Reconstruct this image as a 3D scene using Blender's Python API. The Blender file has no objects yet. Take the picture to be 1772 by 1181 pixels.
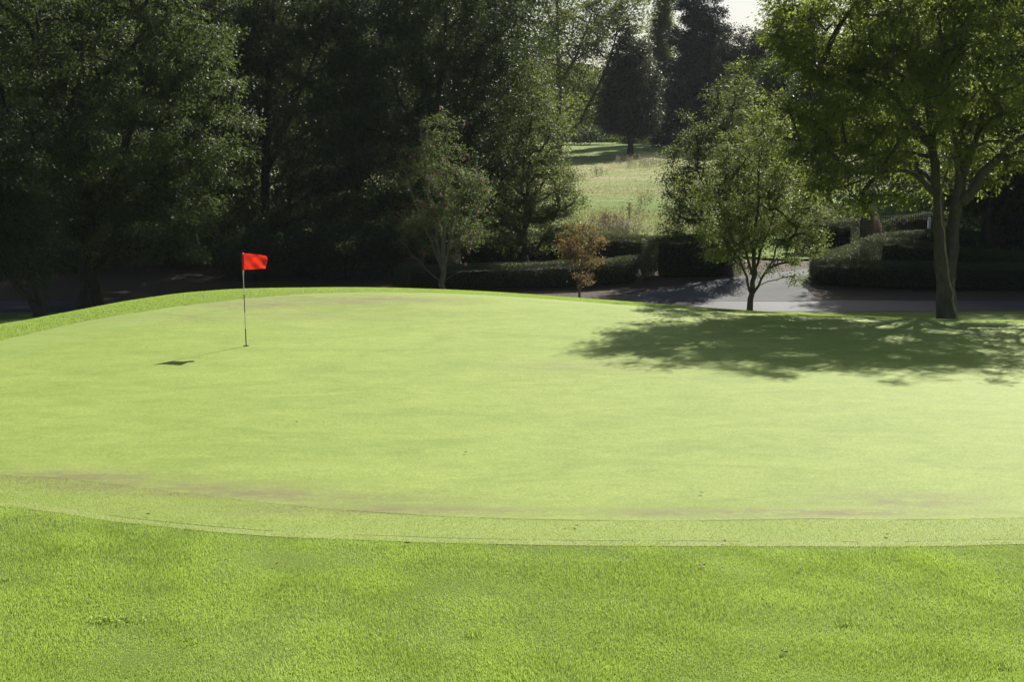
import bpy, math, random
import numpy as np
from mathutils import Vector

# ------------------------------------------------------------------ camera, sky, sun
scene = bpy.context.scene
COL = scene.collection
CAM_Z, F, CX, CY, YH = 3.7, 2461.0, 886.0, 590.5, 320.0
PITCH = math.atan((CY - YH) / F)
cam_d = bpy.data.cameras.new('camera'); cam = bpy.data.objects.new('camera', cam_d); COL.objects.link(cam)
cam.location = (0, 0, CAM_Z); cam.rotation_euler = (math.pi / 2 - PITCH, 0, 0)
cam_d.sensor_width = 36.0; cam_d.lens = 36.0 * F / 1772.0
cam_d.clip_start = 0.1; cam_d.clip_end = 5000
scene.camera = cam

SUN_AZ, SUN_EL = math.radians(29.0), math.radians(37.5)     # azimuth clockwise from +Y
SUN = Vector((math.sin(SUN_AZ) * math.cos(SUN_EL), math.cos(SUN_AZ) * math.cos(SUN_EL), math.sin(SUN_EL)))
world = bpy.data.worlds.new('World'); scene.world = world; world.use_nodes = True
wn = world.node_tree.nodes; wl = world.node_tree.links
sky = wn.new('ShaderNodeTexSky'); sky.sky_type = 'NISHITA'; sky.sun_disc = False
sky.sun_elevation = SUN_EL; sky.sun_rotation = SUN_AZ
sky.air_density = 1.0; sky.dust_density = 2.0; sky.ozone_density = 1.0
bg = wn['Background']; bg.inputs['Strength'].default_value = 0.05
wl.new(sky.outputs['Color'], bg.inputs['Color'])
sun_d = bpy.data.lights.new('sun', 'SUN'); sun = bpy.data.objects.new('sun', sun_d); COL.objects.link(sun)
sun_d.energy = 5.0; sun_d.angle = math.radians(0.5); sun_d.color = (1.0, 0.95, 0.86)
sun.rotation_euler = SUN.to_track_quat('Z', 'Y').to_euler(); sun.location = (30, 60, 60)
scene.view_settings.view_transform = 'Standard'; scene.view_settings.look = 'None'
scene.view_settings.gamma = 1.0; scene.view_settings.exposure = 0.82
cy = scene.cycles
cy.max_bounces = 6; cy.diffuse_bounces = 4; cy.glossy_bounces = 2; cy.transmission_bounces = 3
cy.transparent_max_bounces = 4; cy.use_denoising = True; cy.use_adaptive_sampling = False
try:
    cy.denoiser = 'OPENIMAGEDENOISE'; cy.denoising_prefilter = 'ACCURATE'; cy.denoising_input_passes = 'RGB_ALBEDO_NORMAL'
except Exception: pass
cy.caustics_reflective = False; cy.caustics_refractive = False

# ------------------------------------------------------------------ helpers
def at(px, py, Y):
    """world point at depth Y seen at photo pixel (px, py)"""
    u = (px - CX) / F; v = (CY - py) / F
    dy = math.cos(PITCH) + v * math.sin(PITCH); dz = -math.sin(PITCH) + v * math.cos(PITCH)
    s = Y / dy
    return np.array((u * s, Y, CAM_Z + dz * s))
def pxm(Y): return Y / F                                    # metres per pixel at depth Y

def tag(o, label=None, cat=None, group=None, kind=None):
    if label: o['label'] = label
    if cat: o['category'] = cat
    if group: o['group'] = group
    if kind: o['kind'] = kind
    return o
def empty(name, loc, label, cat, group=None):
    o = bpy.data.objects.new(name, None); COL.objects.link(o); o.location = tuple(float(a) for a in loc)
    o.empty_display_size = 0.2
    return tag(o, label, cat, group)
def mesh_np(name, verts, faces, mats, parent=None, tint=None, midx=None, smooth=False):
    """faces: (n,3) or (n,4) array, or a list of such arrays"""
    verts = np.ascontiguousarray(verts, dtype=np.float32)
    fl = [np.asarray(f, dtype=np.int32) for f in (faces if isinstance(faces, list) else [faces]) if len(f)]
    loops = np.concatenate([f.ravel() for f in fl]); tot = np.concatenate([np.full(len(f), f.shape[1], np.int32) for f in fl])
    me = bpy.data.meshes.new(name)
    me.vertices.add(len(verts)); me.vertices.foreach_set('co', verts.ravel())
    me.loops.add(len(loops)); me.loops.foreach_set('vertex_index', loops)
    me.polygons.add(len(tot))
    start = np.zeros(len(tot), np.int32); start[1:] = np.cumsum(tot)[:-1]
    me.polygons.foreach_set('loop_start', start)
    try: me.polygons.foreach_set('loop_total', tot)
    except Exception: pass
    for m in (mats if isinstance(mats, (list, tuple)) else [mats]): me.materials.append(m)
    if midx is not None: me.polygons.foreach_set('material_index', np.asarray(midx, np.int32))
    me.update(calc_edges=True)
    if smooth: me.polygons.foreach_set('use_smooth', np.ones(len(tot), bool))
    if tint is not None:
        a = me.attributes.new('tint', 'FLOAT', 'FACE'); a.data.foreach_set('value', np.asarray(tint, np.float32))
    o = bpy.data.objects.new(name, me); COL.objects.link(o)
    if parent is not None: o.parent = parent
    return o

class MB:
    """collects boxes / tubes into one mesh"""
    def __init__(s): s.v = []; s.q = []; s.t = []; s.qm = []; s.tm = []; s.n = 0
    def add(s, v, q=None, t=None, m=0):
        v = np.asarray(v, float)
        if q is not None and len(q): s.q.append(np.asarray(q) + s.n); s.qm += [m] * len(q)
        if t is not None and len(t): s.t.append(np.asarray(t) + s.n); s.tm += [m] * len(t)
        s.v.append(v); s.n += len(v)
    def box(s, c, d, rz=0.0, m=0, taper=1.0):
        x, y, z = d[0] / 2, d[1] / 2, d[2] / 2
        p = np.array([[-x, -y, -z], [x, -y, -z], [x, y, -z], [-x, y, -z], [-x * taper, -y * taper, z], [x * taper, -y * taper, z], [x * taper, y * taper, z], [-x * taper, y * taper, z]])
        R = np.array([[math.cos(rz), -math.sin(rz), 0], [math.sin(rz), math.cos(rz), 0], [0, 0, 1]])
        s.add(p @ R.T + np.asarray(c), q=[[0, 3, 2, 1], [4, 5, 6, 7], [0, 1, 5, 4], [1, 2, 6, 5], [2, 3, 7, 6], [3, 0, 4, 7]], m=m)
    def tube(s, pts, rad, sides=6, m=0, wob=0.0, rng=None, cap=True):
        pts = np.asarray(pts, float); n = len(pts); rad = np.broadcast_to(np.asarray(rad, float), (n,))
        tan = np.gradient(pts, axis=0); tan /= np.linalg.norm(tan, axis=1)[:, None] + 1e-9
        ref = np.where(np.abs(tan[:, 2:3]) > 0.9, np.array([[1., 0, 0]]), np.array([[0., 0, 1]]))
        if abs(tan[0, 2]) > 0.6: ref = np.tile(np.array([[1., 0.13, 0]]), (n, 1))
        a = np.cross(ref, tan); a /= np.linalg.norm(a, axis=1)[:, None] + 1e-9
        b = np.cross(tan, a)
        th = np.linspace(0, 2 * math.pi, sides, endpoint=False)
        r = rad[:, None] * np.ones((1, sides))
        if wob and rng is not None:
            lob = 1 + wob * np.cumsum(rng.normal(size=(n, sides)), axis=0) / np.sqrt(np.arange(1, n + 1))[:, None] * 0.6
            r = r * np.clip(lob, .6, 1.5)
        v = pts[:, None] + r[..., None] * (np.cos(th)[None, :, None] * a[:, None] + np.sin(th)[None, :, None] * b[:, None])
        i = np.arange(n - 1)[:, None] * sides; k = np.arange(sides)[None]; k2 = (k + 1) % sides
        q = np.stack([i + k, i + k2, i + sides + k2, i + sides + k], -1).reshape(-1, 4)
        v = v.reshape(-1, 3); t = None
        if cap:
            v = np.vstack([v, pts[-1:]]); e = (n - 1) * sides
            t = [[e + j, e + (j + 1) % sides, n * sides] for j in range(sides)]
        s.add(v, q=q, t=t, m=m)
    def build(s, name, mats, parent=None, smooth=False, off=None):
        v = np.vstack(s.v)
        if off is not None: v = v - np.asarray(off)
        f = []; mi = []
        if s.q: f.append(np.vstack(s.q)); mi += s.qm
        if s.t: f.append(np.vstack(s.t)); mi += s.tm
        return mesh_np(name, v, f, mats, parent, midx=mi, smooth=smooth)

# ------------------------------------------------------------------ materials
def nmat(name):
    m = bpy.data.materials.new(name); m.use_nodes = True
    nt = m.node_tree; return m, nt.nodes, nt.links, nt.nodes['Principled BSDF']
def N(nodes, typ, **kw):
    n = nodes.new(typ)
    for k, v in kw.items():
        if k in n.inputs.keys(): n.inputs[k].default_value = v
        else: setattr(n, k, v)
    return n
def noise(nodes, links, vec, scale, detail=3, rough=.55, dist=0.0):
    n = N(nodes, 'ShaderNodeTexNoise'); n.inputs['Scale'].default_value = scale; n.inputs['Detail'].default_value = detail
    n.inputs['Roughness'].default_value = rough; n.inputs['Distortion'].default_value = dist
    if vec is not None: links.new(vec, n.inputs['Vector'])
    return n
def ramp(nodes, links, fac, stops):
    r = N(nodes, 'ShaderNodeValToRGB'); e = r.color_ramp.elements
    while len(e) < len(stops): e.new(0.5)
    for k, (p, c) in enumerate(stops): e[k].position = p; e[k].color = (*c, 1) if len(c) == 3 else c
    links.new(fac, r.inputs['Fac']); return r
def mixc(nodes, links, a, b, fac, mode='MIX'):
    m = N(nodes, 'ShaderNodeMix', data_type='RGBA', blend_type=mode)
    for sock, val in ((m.inputs[0], fac), (m.inputs[6], a), (m.inputs[7], b)):
        if hasattr(val, 'is_linked'): links.new(val, sock)
        elif isinstance(val, (int, float)): sock.default_value = val
        else: sock.default_value = (*val, 1)
    return m.outputs[2]
def mathn(nodes, links, op, a, b=None):
    m = N(nodes, 'ShaderNodeMath', operation=op)
    for k, v in enumerate((a, b)):
        if v is None: continue
        if hasattr(v, 'is_linked'): links.new(v, m.inputs[k])
        else: m.inputs[k].default_value = v
    return m.outputs[0]
def objvec(nodes): return N(nodes, 'ShaderNodeTexCoord').outputs['Object']
def setbump(nodes, links, p, h, strength, dist):
    b = N(nodes, 'ShaderNodeBump'); b.inputs['Strength'].default_value = strength; b.inputs['Distance'].default_value = dist
    links.new(h, b.inputs['Height']); links.new(b.outputs['Normal'], p.inputs['Normal'])

def leafmat(name, c0, c1, c2, trans=(.12, .2, .02), tf=.38, rough=.55, spec=.2):
    m, n, l, p = nmat(name)
    a = N(n, 'ShaderNodeAttribute', attribute_name='tint')
    r = ramp(n, l, a.outputs['Fac'], [(0, c0), (.55, c1), (1, c2)])
    l.new(r.outputs['Color'], p.inputs['Base Color']); p.inputs['Roughness'].default_value = rough
    p.inputs['Specular IOR Level'].default_value = spec
    t = N(n, 'ShaderNodeBsdfTranslucent')
    tc = mixc(n, l, r.outputs['Color'], trans, .65); l.new(tc, t.inputs['Color'])
    mx = N(n, 'ShaderNodeMixShader'); mx.inputs[0].default_value = tf
    l.new(p.outputs[0], mx.inputs[1]); l.new(t.outputs[0], mx.inputs[2])
    l.new(mx.outputs[0], n['Material Output'].inputs['Surface'])
    return m
def barkmat(name, c0, c1, scale=1.0):
    m, n, l, p = nmat(name); v = objvec(n)
    mp = N(n, 'ShaderNodeMapping'); mp.inputs['Scale'].default_value = (14 * scale, 14 * scale, 3 * scale); l.new(v, mp.inputs['Vector'])
    a = noise(n, l, mp.outputs[0], 1.0, 6, .65, .4); b = noise(n, l, v, 2.2, 3)
    f = mathn(n, l, 'ADD', mathn(n, l, 'MULTIPLY', a.outputs['Fac'], .7), mathn(n, l, 'MULTIPLY', b.outputs['Fac'], .35))
    r = ramp(n, l, f, [(.35, c0), (.68, c1)]); l.new(r.outputs['Color'], p.inputs['Base Color'])
    p.inputs['Roughness'].default_value = .9; p.inputs['Specular IOR Level'].default_value = .2
    setbump(n, l, p, a.outputs['Fac'], .7, .03)
    return m

M = {}
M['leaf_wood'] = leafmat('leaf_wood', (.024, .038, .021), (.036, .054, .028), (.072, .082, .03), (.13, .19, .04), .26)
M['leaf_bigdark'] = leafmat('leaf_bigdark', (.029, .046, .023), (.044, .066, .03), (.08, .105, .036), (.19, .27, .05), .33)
M['leaf_ash'] = leafmat('leaf_ash', (.035, .056, .018), (.055, .08, .022), (.10, .13, .03), (.42, .53, .075), .48, .5, .17)
M['leaf_round'] = leafmat('leaf_round', (.045, .068, .024), (.07, .095, .03), (.12, .14, .045), (.30, .37, .065), .42, .5, .15)
M['leaf_beech'] = leafmat('leaf_beech', (.04, .06, .026), (.06, .085, .034), (.105, .125, .05), (.27, .34, .065), .40, .5, .16)
M['leaf_rowan'] = leafmat('leaf_rowan', (.04, .07, .022), (.06, .095, .028), (.095, .13, .038), (.26, .36, .07), .42, .5, .15)
M['leaf_orange'] = leafmat('leaf_orange', (.075, .09, .03), (.15, .105, .04), (.27, .115, .045), (.38, .26, .065), .45)
M['leaf_far'] = leafmat('leaf_far', (.05, .075, .028), (.08, .11, .035), (.13, .155, .04), (.32, .38, .07), .48)
M['leaf_conifer'] = leafmat('leaf_conifer', (.028, .036, .03), (.04, .05, .042), (.06, .062, .045), (.06, .07, .03), .14)
M['leaf_purple'] = leafmat('leaf_purple', (.025, .036, .024), (.038, .052, .032), (.07, .082, .042), (.13, .14, .05), .24)
M['leaf_hedge'] = leafmat('leaf_hedge', (.038, .056, .032), (.056, .08, .042), (.10, .115, .055), (.14, .17, .035), .26)
M['leaf_shrub'] = leafmat('leaf_shrub', (.05, .075, .025), (.085, .11, .035), (.15, .17, .06), (.25, .28, .07), .38)
M['bark_dark'] = barkmat('bark_dark', (.03, .026, .02), (.075, .065, .05))
M['bark_grey'] = barkmat('bark_grey', (.04, .036, .031), (.095, .086, .073))
M['bark_pale'] = barkmat('bark_pale', (.1, .085, .06), (.22, .19, .14))

def blademat(name, c0, c1, c2, trans, tf=.5, rough=.42, spec=.5):
    return leafmat(name, c0, c1, c2, trans, tf, rough, spec)
M['blade'] = blademat('blade', (.18, .255, .048), (.27, .37, .074), (.62, .63, .38), (.47, .65, .105), .55, .42, .35)
M['blade_short'] = blademat('blade_short', (.22, .29, .055), (.31, .37, .09), (.55, .55, .28), (.5, .58, .13), .5, .45, .3)
M['blade_dry'] = blademat('blade_dry', (.14, .2, .04), (.30, .28, .13), (.44, .36, .22), (.38, .36, .18), .45, .55, .3)

# rough grass ground
m, n, l, p = nmat('rough_grass'); v = objvec(n)
a = noise(n, l, v, .35, 4); b = noise(n, l, v, 55, 4, .7); c = noise(n, l, v, 2.3, 3)
r1 = ramp(n, l, a.outputs['Fac'], [(.35, (.15, .22, .04)), (.65, (.2, .27, .05))])
r2 = ramp(n, l, b.outputs['Fac'], [(.3, (.4, .5, .35)), (.62, (1.15, 1.1, 1.1))])
gc = mixc(n, l, r1.outputs['Color'], r2.outputs['Color'], 1.0, 'MULTIPLY')
sep = N(n, 'ShaderNodeSeparateXYZ'); l.new(v, sep.inputs[0])
wob = mathn(n, l, 'MULTIPLY', mathn(n, l, 'SUBTRACT', c.outputs['Fac'], .5), 1.0)
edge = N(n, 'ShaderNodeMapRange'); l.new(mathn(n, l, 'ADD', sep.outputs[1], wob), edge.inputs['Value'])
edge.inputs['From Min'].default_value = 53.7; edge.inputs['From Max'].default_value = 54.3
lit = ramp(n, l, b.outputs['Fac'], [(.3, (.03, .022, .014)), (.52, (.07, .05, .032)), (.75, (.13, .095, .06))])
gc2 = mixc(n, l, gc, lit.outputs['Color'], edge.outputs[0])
l.new(gc2, p.inputs['Base Color']); p.inputs['Roughness'].default_value = .8; p.inputs['Specular IOR Level'].default_value = .15
setbump(n, l, p, b.outputs['Fac'], .8, .03); M['rough'] = m

def mown(name, ca, cb, dry, dryamt, grain):
    """close-mown turf: 'edge' attribute = metres inside the outline; 'dry' attribute = how worn the turf is"""
    m, n, l, p = nmat(name); v = objvec(n)
    mp = N(n, 'ShaderNodeMapping'); mp.inputs['Scale'].default_value = (.55, 1.0, 1.0); l.new(v, mp.inputs['Vector'])
    a = noise(n, l, mp.outputs[0], .8, 6, .7, .9); b = noise(n, l, v, 48, 5, .9); c = noise(n, l, mp.outputs[0], 4.2, 5, .7, .6)
    d = noise(n, l, v, 26, 3, .7)
    f = mathn(n, l, 'ADD', mathn(n, l, 'MULTIPLY', a.outputs['Fac'], .6), mathn(n, l, 'MULTIPLY', c.outputs['Fac'], .4))
    r1 = ramp(n, l, f, [(.36, ca), (.62, cb)])
    r2 = ramp(n, l, b.outputs['Fac'], [(.25, (1 - grain,) * 3), (.75, (1 + grain,) * 3)])
    r3 = ramp(n, l, d.outputs['Fac'], [(.3, (1 - grain * .7,) * 3), (.7, (1 + grain * .7,) * 3)])
    g = mixc(n, l, mixc(n, l, r1.outputs['Color'], r2.outputs['Color'], 1.0, 'MULTIPLY'), r3.outputs['Color'], 1.0, 'MULTIPLY')
    at_ = N(n, 'ShaderNodeAttribute', attribute_name='dry')
    dn = noise(n, l, mp.outputs[0], 1.5, 5, .7)
    mq = N(n, 'ShaderNodeMapping'); mq.inputs['Scale'].default_value = (.35, 1.0, 1.0); l.new(v, mq.inputs['Vector'])
    dq = noise(n, l, mq.outputs[0], 5.5, 7, .78, .8)
    sp = ramp(n, l, mathn(n, l, 'ADD', mathn(n, l, 'MULTIPLY', dq.outputs['Fac'], .7), mathn(n, l, 'MULTIPLY', dn.outputs['Fac'], .35)), [(.42, (0, 0, 0)), (.62, (1, 1, 1))])
    dm = mathn(n, l, 'MULTIPLY', mathn(n, l, 'MULTIPLY', at_.outputs['Fac'], 1.3), sp.outputs['Color'])
    dm2 = N(n, 'ShaderNodeClamp'); l.new(dm, dm2.inputs[0])
    g2 = mixc(n, l, g, dry, mathn(n, l, 'MULTIPLY', dm2.outputs[0], dryamt))
    ce = N(n, 'ShaderNodeAttribute', attribute_name='cut')  # cut line at the mown edge, its shade put into the colour
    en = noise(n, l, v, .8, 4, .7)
    cut_shade = mathn(n, l, 'MULTIPLY', ce.outputs['Fac'], mathn(n, l, 'GREATER_THAN', en.outputs['Fac'], .47))
    g3 = mixc(n, l, g2, (.05, .06, .02), mathn(n, l, 'MULTIPLY', cut_shade, .85))
    l.new(g3, p.inputs['Base Color']); p.inputs['Roughness'].default_value = .75; p.inputs['Specular IOR Level'].default_value = .18
    stp = N(n, 'ShaderNodeAttribute', attribute_name='stripe')
    g4 = mixc(n, l, g3, (.33, .37, .15), mathn(n, l, 'MULTIPLY', stp.outputs['Fac'], .45)); l.new(g4, p.inputs['Base Color'])
    setbump(n, l, p, b.outputs['Fac'], .8, .012)
    return m
M['green'] = mown('putting_turf', (.185, .263, .04), (.268, .342, .068), (.19, .175, .075), 1.0, .34)
M['fringe'] = mown('fringe_turf', (.2, .285, .05), (.265, .34, .08), (.19, .175, .075), .9, .22)

m, n, l, p = nmat('asphalt_new'); v = objvec(n)
a = noise(n, l, v, 90, 3, .8); b = noise(n, l, v, .6, 4)
r = ramp(n, l, a.outputs['Fac'], [(.3, (.024, .025, .032)), (.7, (.05, .051, .062))])
rb = ramp(n, l, b.outputs['Fac'], [(.3, (.85, .85, .85)), (.7, (1.12, 1.12, 1.12))])
l.new(mixc(n, l, r.outputs['Color'], rb.outputs['Color'], 1.0, 'MULTIPLY'), p.inputs['Base Color'])
p.inputs['Roughness'].default_value = .66; p.inputs['Specular IOR Level'].default_value = .3
setbump(n, l, p, a.outputs['Fac'], .35, .006); M['road'] = m
m, n, l, p = nmat('asphalt_old'); v = objvec(n)
a = noise(n, l, v, 70, 3, .8); b = noise(n, l, v, .8, 5, .65)
r = ramp(n, l, a.outputs['Fac'], [(.3, (.060, .066, .067)), (.7, (.122, .131, .131))])
rb = ramp(n, l, b.outputs['Fac'], [(.3, (.75, .75, .75)), (.7, (1.15, 1.13, 1.1))])
l.new(mixc(n, l, r.outputs['Color'], rb.outputs['Color'], 1.0, 'MULTIPLY'), p.inputs['Base Color'])
p.inputs['Roughness'].default_value = .85; p.inputs['Specular IOR Level'].default_value = .2
setbump(n, l, p, a.outputs['Fac'], .4, .008); M['drive'] = m
m, n, l, p = nmat('leaf_litter'); v = objvec(n)
a = noise(n, l, v, 14, 5, .75); b = noise(n, l, v, .9, 4)
r = ramp(n, l, a.outputs['Fac'], [(.32, (.05, .034, .02)), (.5, (.11, .08, .05)), (.7, (.2, .15, .095))])
g = mixc(n, l, r.outputs['Color'], (.07, .1, .03), mathn(n, l, 'MULTIPLY', b.outputs['Fac'], .5))
l.new(g, p.inputs['Base Color']); p.inputs['Roughness'].default_value = .9
setbump(n, l, p, a.outputs['Fac'], .8, .04); M['litter'] = m
m, n, l, p = nmat('meadow'); v = objvec(n)
mp = N(n, 'ShaderNodeMapping'); mp.inputs['Scale'].default_value = (.5, 1, 1); l.new(v, mp.inputs['Vector'])
a = noise(n, l, mp.outputs[0], .1, 5, .6, .7); b = noise(n, l, v, 3.5, 5, .75); c = noise(n, l, mp.outputs[0], .7, 4, .65, .8)
sep = N(n, 'ShaderNodeSeparateXYZ'); l.new(v, sep.inputs[0])
band = N(n, 'ShaderNodeMapRange'); l.new(sep.outputs[1], band.inputs['Value'])
band.inputs['From Min'].default_value = 88; band.inputs['From Max'].default_value = 112
band2 = N(n, 'ShaderNodeMapRange'); l.new(sep.outputs[1], band2.inputs['Value'])
band2.inputs['From Min'].default_value = 146; band2.inputs['From Max'].default_value = 152; band2.inputs['To Min'].default_value = 1; band2.inputs['To Max'].default_value = 0
f = mathn(n, l, 'ADD', mathn(n, l, 'MULTIPLY', a.outputs['Fac'], .5), mathn(n, l, 'MULTIPLY', c.outputs['Fac'], .5))
f2 = mathn(n, l, 'ADD', f, mathn(n, l, 'SUBTRACT', mathn(n, l, 'MULTIPLY', mathn(n, l, 'MULTIPLY', band.outputs[0], band2.outputs[0]), .12), .10))
r = ramp(n, l, f2, [(.36, (.16, .27, .05)), (.5, (.27, .33, .10)), (.62, (.44, .38, .23)), (.75, (.5, .41, .28))])
rb = ramp(n, l, b.outputs['Fac'], [(.3, (.6, .62, .55)), (.65, (1.15, 1.12, 1.1))])
l.new(mixc(n, l, r.outputs['Color'], rb.outputs['Color'], 1.0, 'MULTIPLY'), p.inputs['Base Color'])
p.inputs['Roughness'].default_value = .85; p.inputs['Specular IOR Level'].default_value = .15
setbump(n, l, p, b.outputs['Fac'], 1.0, .25); M['meadow'] = m
m, n, l, p = nmat('flag_cloth'); v = objvec(n)
w = noise(n, l, v, 9, 3); r = ramp(n, l, w.outputs['Fac'], [(.3, (.42, .014, .008)), (.7, (.5, .02, .012))])
l.new(r.outputs['Color'], p.inputs['Base Color']); p.inputs['Roughness'].default_value = .4; p.inputs['Specular IOR Level'].default_value = .5
t = N(n, 'ShaderNodeBsdfTranslucent'); t.inputs['Color'].default_value = (.72, .03, .014, 1)
mx = N(n, 'ShaderNodeMixShader'); mx.inputs[0].default_value = .36
l.new(p.outputs[0], mx.inputs[1]); l.new(t.outputs[0], mx.inputs[2]); l.new(mx.outputs[0], n['Material Output'].inputs['Surface']); M['flag'] = m
def plain(name, c, rough=.5, metal=0.0, var=.12, scale=20):
    m, n, l, p = nmat(name); v = objvec(n); a = noise(n, l, v, scale, 4, .6)
    r = ramp(n, l, a.outputs['Fac'], [(.3, tuple(x * (1 - var) for x in c)), (.7, tuple(min(1, x * (1 + var)) for x in c))])
    l.new(r.outputs['Color'], p.inputs['Base Color']); p.inputs['Roughness'].default_value = rough; p.inputs['Metallic'].default_value = metal
    return m
M['pole_white'] = plain('pole_white', (.62, .66, .68), .35)
M['pole_black'] = plain('pole_black', (.02, .02, .022), .35)
M['sleeve'] = plain('flag_sleeve', (.3, .012, .01), .6)
M['soil_shade'] = plain('cup_soil_shade', (.03, .025, .018), .9)
M['iron'] = plain('wrought_iron', (.015, .015, .016), .85)
M['white_post'] = plain('white_post', (.6, .62, .64), .5)
M['deadwood'] = barkmat('deadwood', (.12, .1, .075), (.3, .27, .22))
M['berry'] = plain('rowan_berry', (.3, .012, .01), .5)
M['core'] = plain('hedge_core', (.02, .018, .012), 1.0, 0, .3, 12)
m, n, l, p = nmat('brick')
v = objvec(n); br = N(n, 'ShaderNodeTexBrick'); sp = N(n, 'ShaderNodeSeparateXYZ'); l.new(v, sp.inputs[0])
cb = N(n, 'ShaderNodeCombineXYZ'); l.new(mathn(n, l, 'ADD', sp.outputs[0], sp.outputs[1]), cb.inputs[0]); l.new(sp.outputs[2], cb.inputs[1]); l.new(cb.outputs[0], br.inputs['Vector'])
br.inputs['Scale'].default_value = 1.0; br.inputs['Brick Width'].default_value = .225; br.inputs['Row Height'].default_value = .075; br.inputs['Mortar Size'].default_value = .009
br.inputs['Color1'].default_value = (.11, .055, .04, 1); br.inputs['Color2'].default_value = (.08, .045, .036, 1); br.inputs['Mortar'].default_value = (.15, .13, .11, 1)
dn = noise(n, l, v, 3, 4); dr = ramp(n, l, dn.outputs['Fac'], [(.3, (.6, .6, .6)), (.7, (1.1, 1.1, 1.1))])
l.new(mixc(n, l, br.outputs['Color'], dr.outputs['Color'], 1.0, 'MULTIPLY'), p.inputs['Base Color']); p.inputs['Roughness'].default_value = .9
setbump(n, l, p, mathn(n, l, 'MULTIPLY', br.outputs['Fac'], -1.0), .6, .01); M['brick'] = m

# ------------------------------------------------------------------ terrain height: thin-plate surface through surveyed points
ctrl = []
def P(px, py, Y): ctrl.append(tuple(at(px, py, Y)))
def C_(x, y, z): ctrl.append((x, y, z))
for x in (-60, -20, -8, 0, 8, 20, 60):
    C_(x, -60, 2.2); C_(x, 0, 1.95)
for x in (-24, -16, -8, 0, 8, 16, 24):
    C_(x, 6, -.15); C_(x, 10.5, -.62); C_(x, 14, -.60); C_(x, 17.8, -.52)
for x in (-8, 0, 8): C_(x, 25, -.30)
C_(-14, 25, -.48); C_(15, 25, -.38); C_(-24, 28, -.7); C_(24, 28, -.6)
C_(-6.07, 32.4, 0.0); C_(0, 32.4, .02); C_(7, 32.4, -.06); C_(14, 32, -.24); C_(-11, 31, -.1)
C_(0, 37.5, .22); C_(6, 37.5, .08); C_(12, 37, -.12); C_(-6, 38, .27)
CREST = [(0, 567, 37), (100, 545, 38.5), (200, 526, 40), (300, 511, 41.5), (400, 503, 43), (500, 500.5, 44), (600, 500, 45), (750, 503, 45.5), (900, 511, 45), (1060, 523, 44), (1180, 532, 43), (1300, 540, 42), (1500, 549, 41), (1772, 557, 40)]
for (px, py, Y) in CREST: P(px, py, Y)
for (px, py, Y) in CREST[1::2]:
    q = at(px, py, Y + 2.6); C_(q[0], q[1], q[2] - .22)
C_(-20, 37, -.55); C_(-20, 43, -.7); C_(-15.5, 42, -.35); C_(-24, 46, -.8); C_(20, 40, -.5); C_(20, 44, -.65); C_(15.5, 43, -.42); C_(12.5, 44.5, -.5)
for x in (-30, -22, -16, -10, -5, 0, 5, 10, 15, 20, 28):
    C_(x, 50.2, -.75); C_(x, 54.0, -.74)
for x in (-30, -20, -12, -5): C_(x, 57.5, -.55); C_(x, 62, -.3); C_(x, 70, .35); C_(x, 85, 1.6)
for x, z in ((-1, -.5), (3, -.45)): C_(x, 57, z); C_(x, 64, .05); C_(x, 70, .95)
for x in (7, 12): C_(x, 59, -.2); C_(x, 66, -.14)
C_(17, 72, -.02); C_(8, 72, 1.0)
for x in (18, 25): C_(x, 56.8, -.55); C_(x, 61.5, -.18); C_(x, 70, .3); C_(x, 85, 1.7)
for x in (-60, -25, 0, 20, 45):
    C_(x, 105, 3.27); C_(x, 150, 6.75); C_(x, 172, 8.4); C_(x, 220, 9.6); C_(x, 320, 10.4)
for x in (-300, 300):
    for y, z in ((-60, 2), (50, -.5), (150, 6.7), (320, 10.4), (900, 13)): C_(x, y, z)
C_(0, 900, 13); C_(-60, 50, -.7); C_(60, 50, -.7); C_(-60, 20, -.6); C_(60, 20, -.6)
ctrl = np.array(ctrl)
S_ = 10.0
cp = ctrl[:, :2] / S_
def tps(r2): return np.where(r2 > 1e-12, r2 * np.log(r2 + 1e-12) * .5, 0)
nC = len(cp); A = np.zeros((nC + 3, nC + 3)); d2 = ((cp[:, None] - cp[None]) ** 2).sum(-1)
A[:nC, :nC] = tps(d2) + 2e-4 * np.eye(nC); A[:nC, nC] = 1; A[:nC, nC + 1:] = cp; A[nC:, :nC] = A[:nC, nC:].T
W_ = np.linalg.solve(A, np.concatenate([ctrl[:, 2], np.zeros(3)]))
def h_exact(x, y):
    x = np.asarray(x, float).ravel() / S_; y = np.asarray(y, float).ravel() / S_; out = np.empty(len(x))
    for i in range(0, len(x), 40000):
        xx, yy = x[i:i + 40000], y[i:i + 40000]
        out[i:i + 40000] = tps((xx[:, None] - cp[:, 0]) ** 2 + (yy[:, None] - cp[:, 1]) ** 2) @ W_[:nC] + W_[nC] + W_[nC + 1] * xx + W_[nC + 2] * yy
    return out
def axis(a):
    o = []
    for lo, hi, st in a: o += list(np.arange(lo, hi, st))
    return np.array(o)
gx = axis([(-900, -300, 100), (-300, -100, 25), (-100, -28, 4), (-28, 28, .25), (28, 100, 4), (100, 300, 25), (300, 901, 100)])
gy = axis([(-60, -8, 6), (-8, 62, .25), (62, 110, 1), (110, 240, 2.5), (240, 400, 20), (400, 1500, 100)])
GX, GY = np.meshgrid(gx, gy); GZ = h_exact(GX, GY).reshape(GX.shape)
GZ = np.where((GY > 400) | (np.abs(GX) > 300), np.clip(GZ, -3, 16), GZ)
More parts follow.
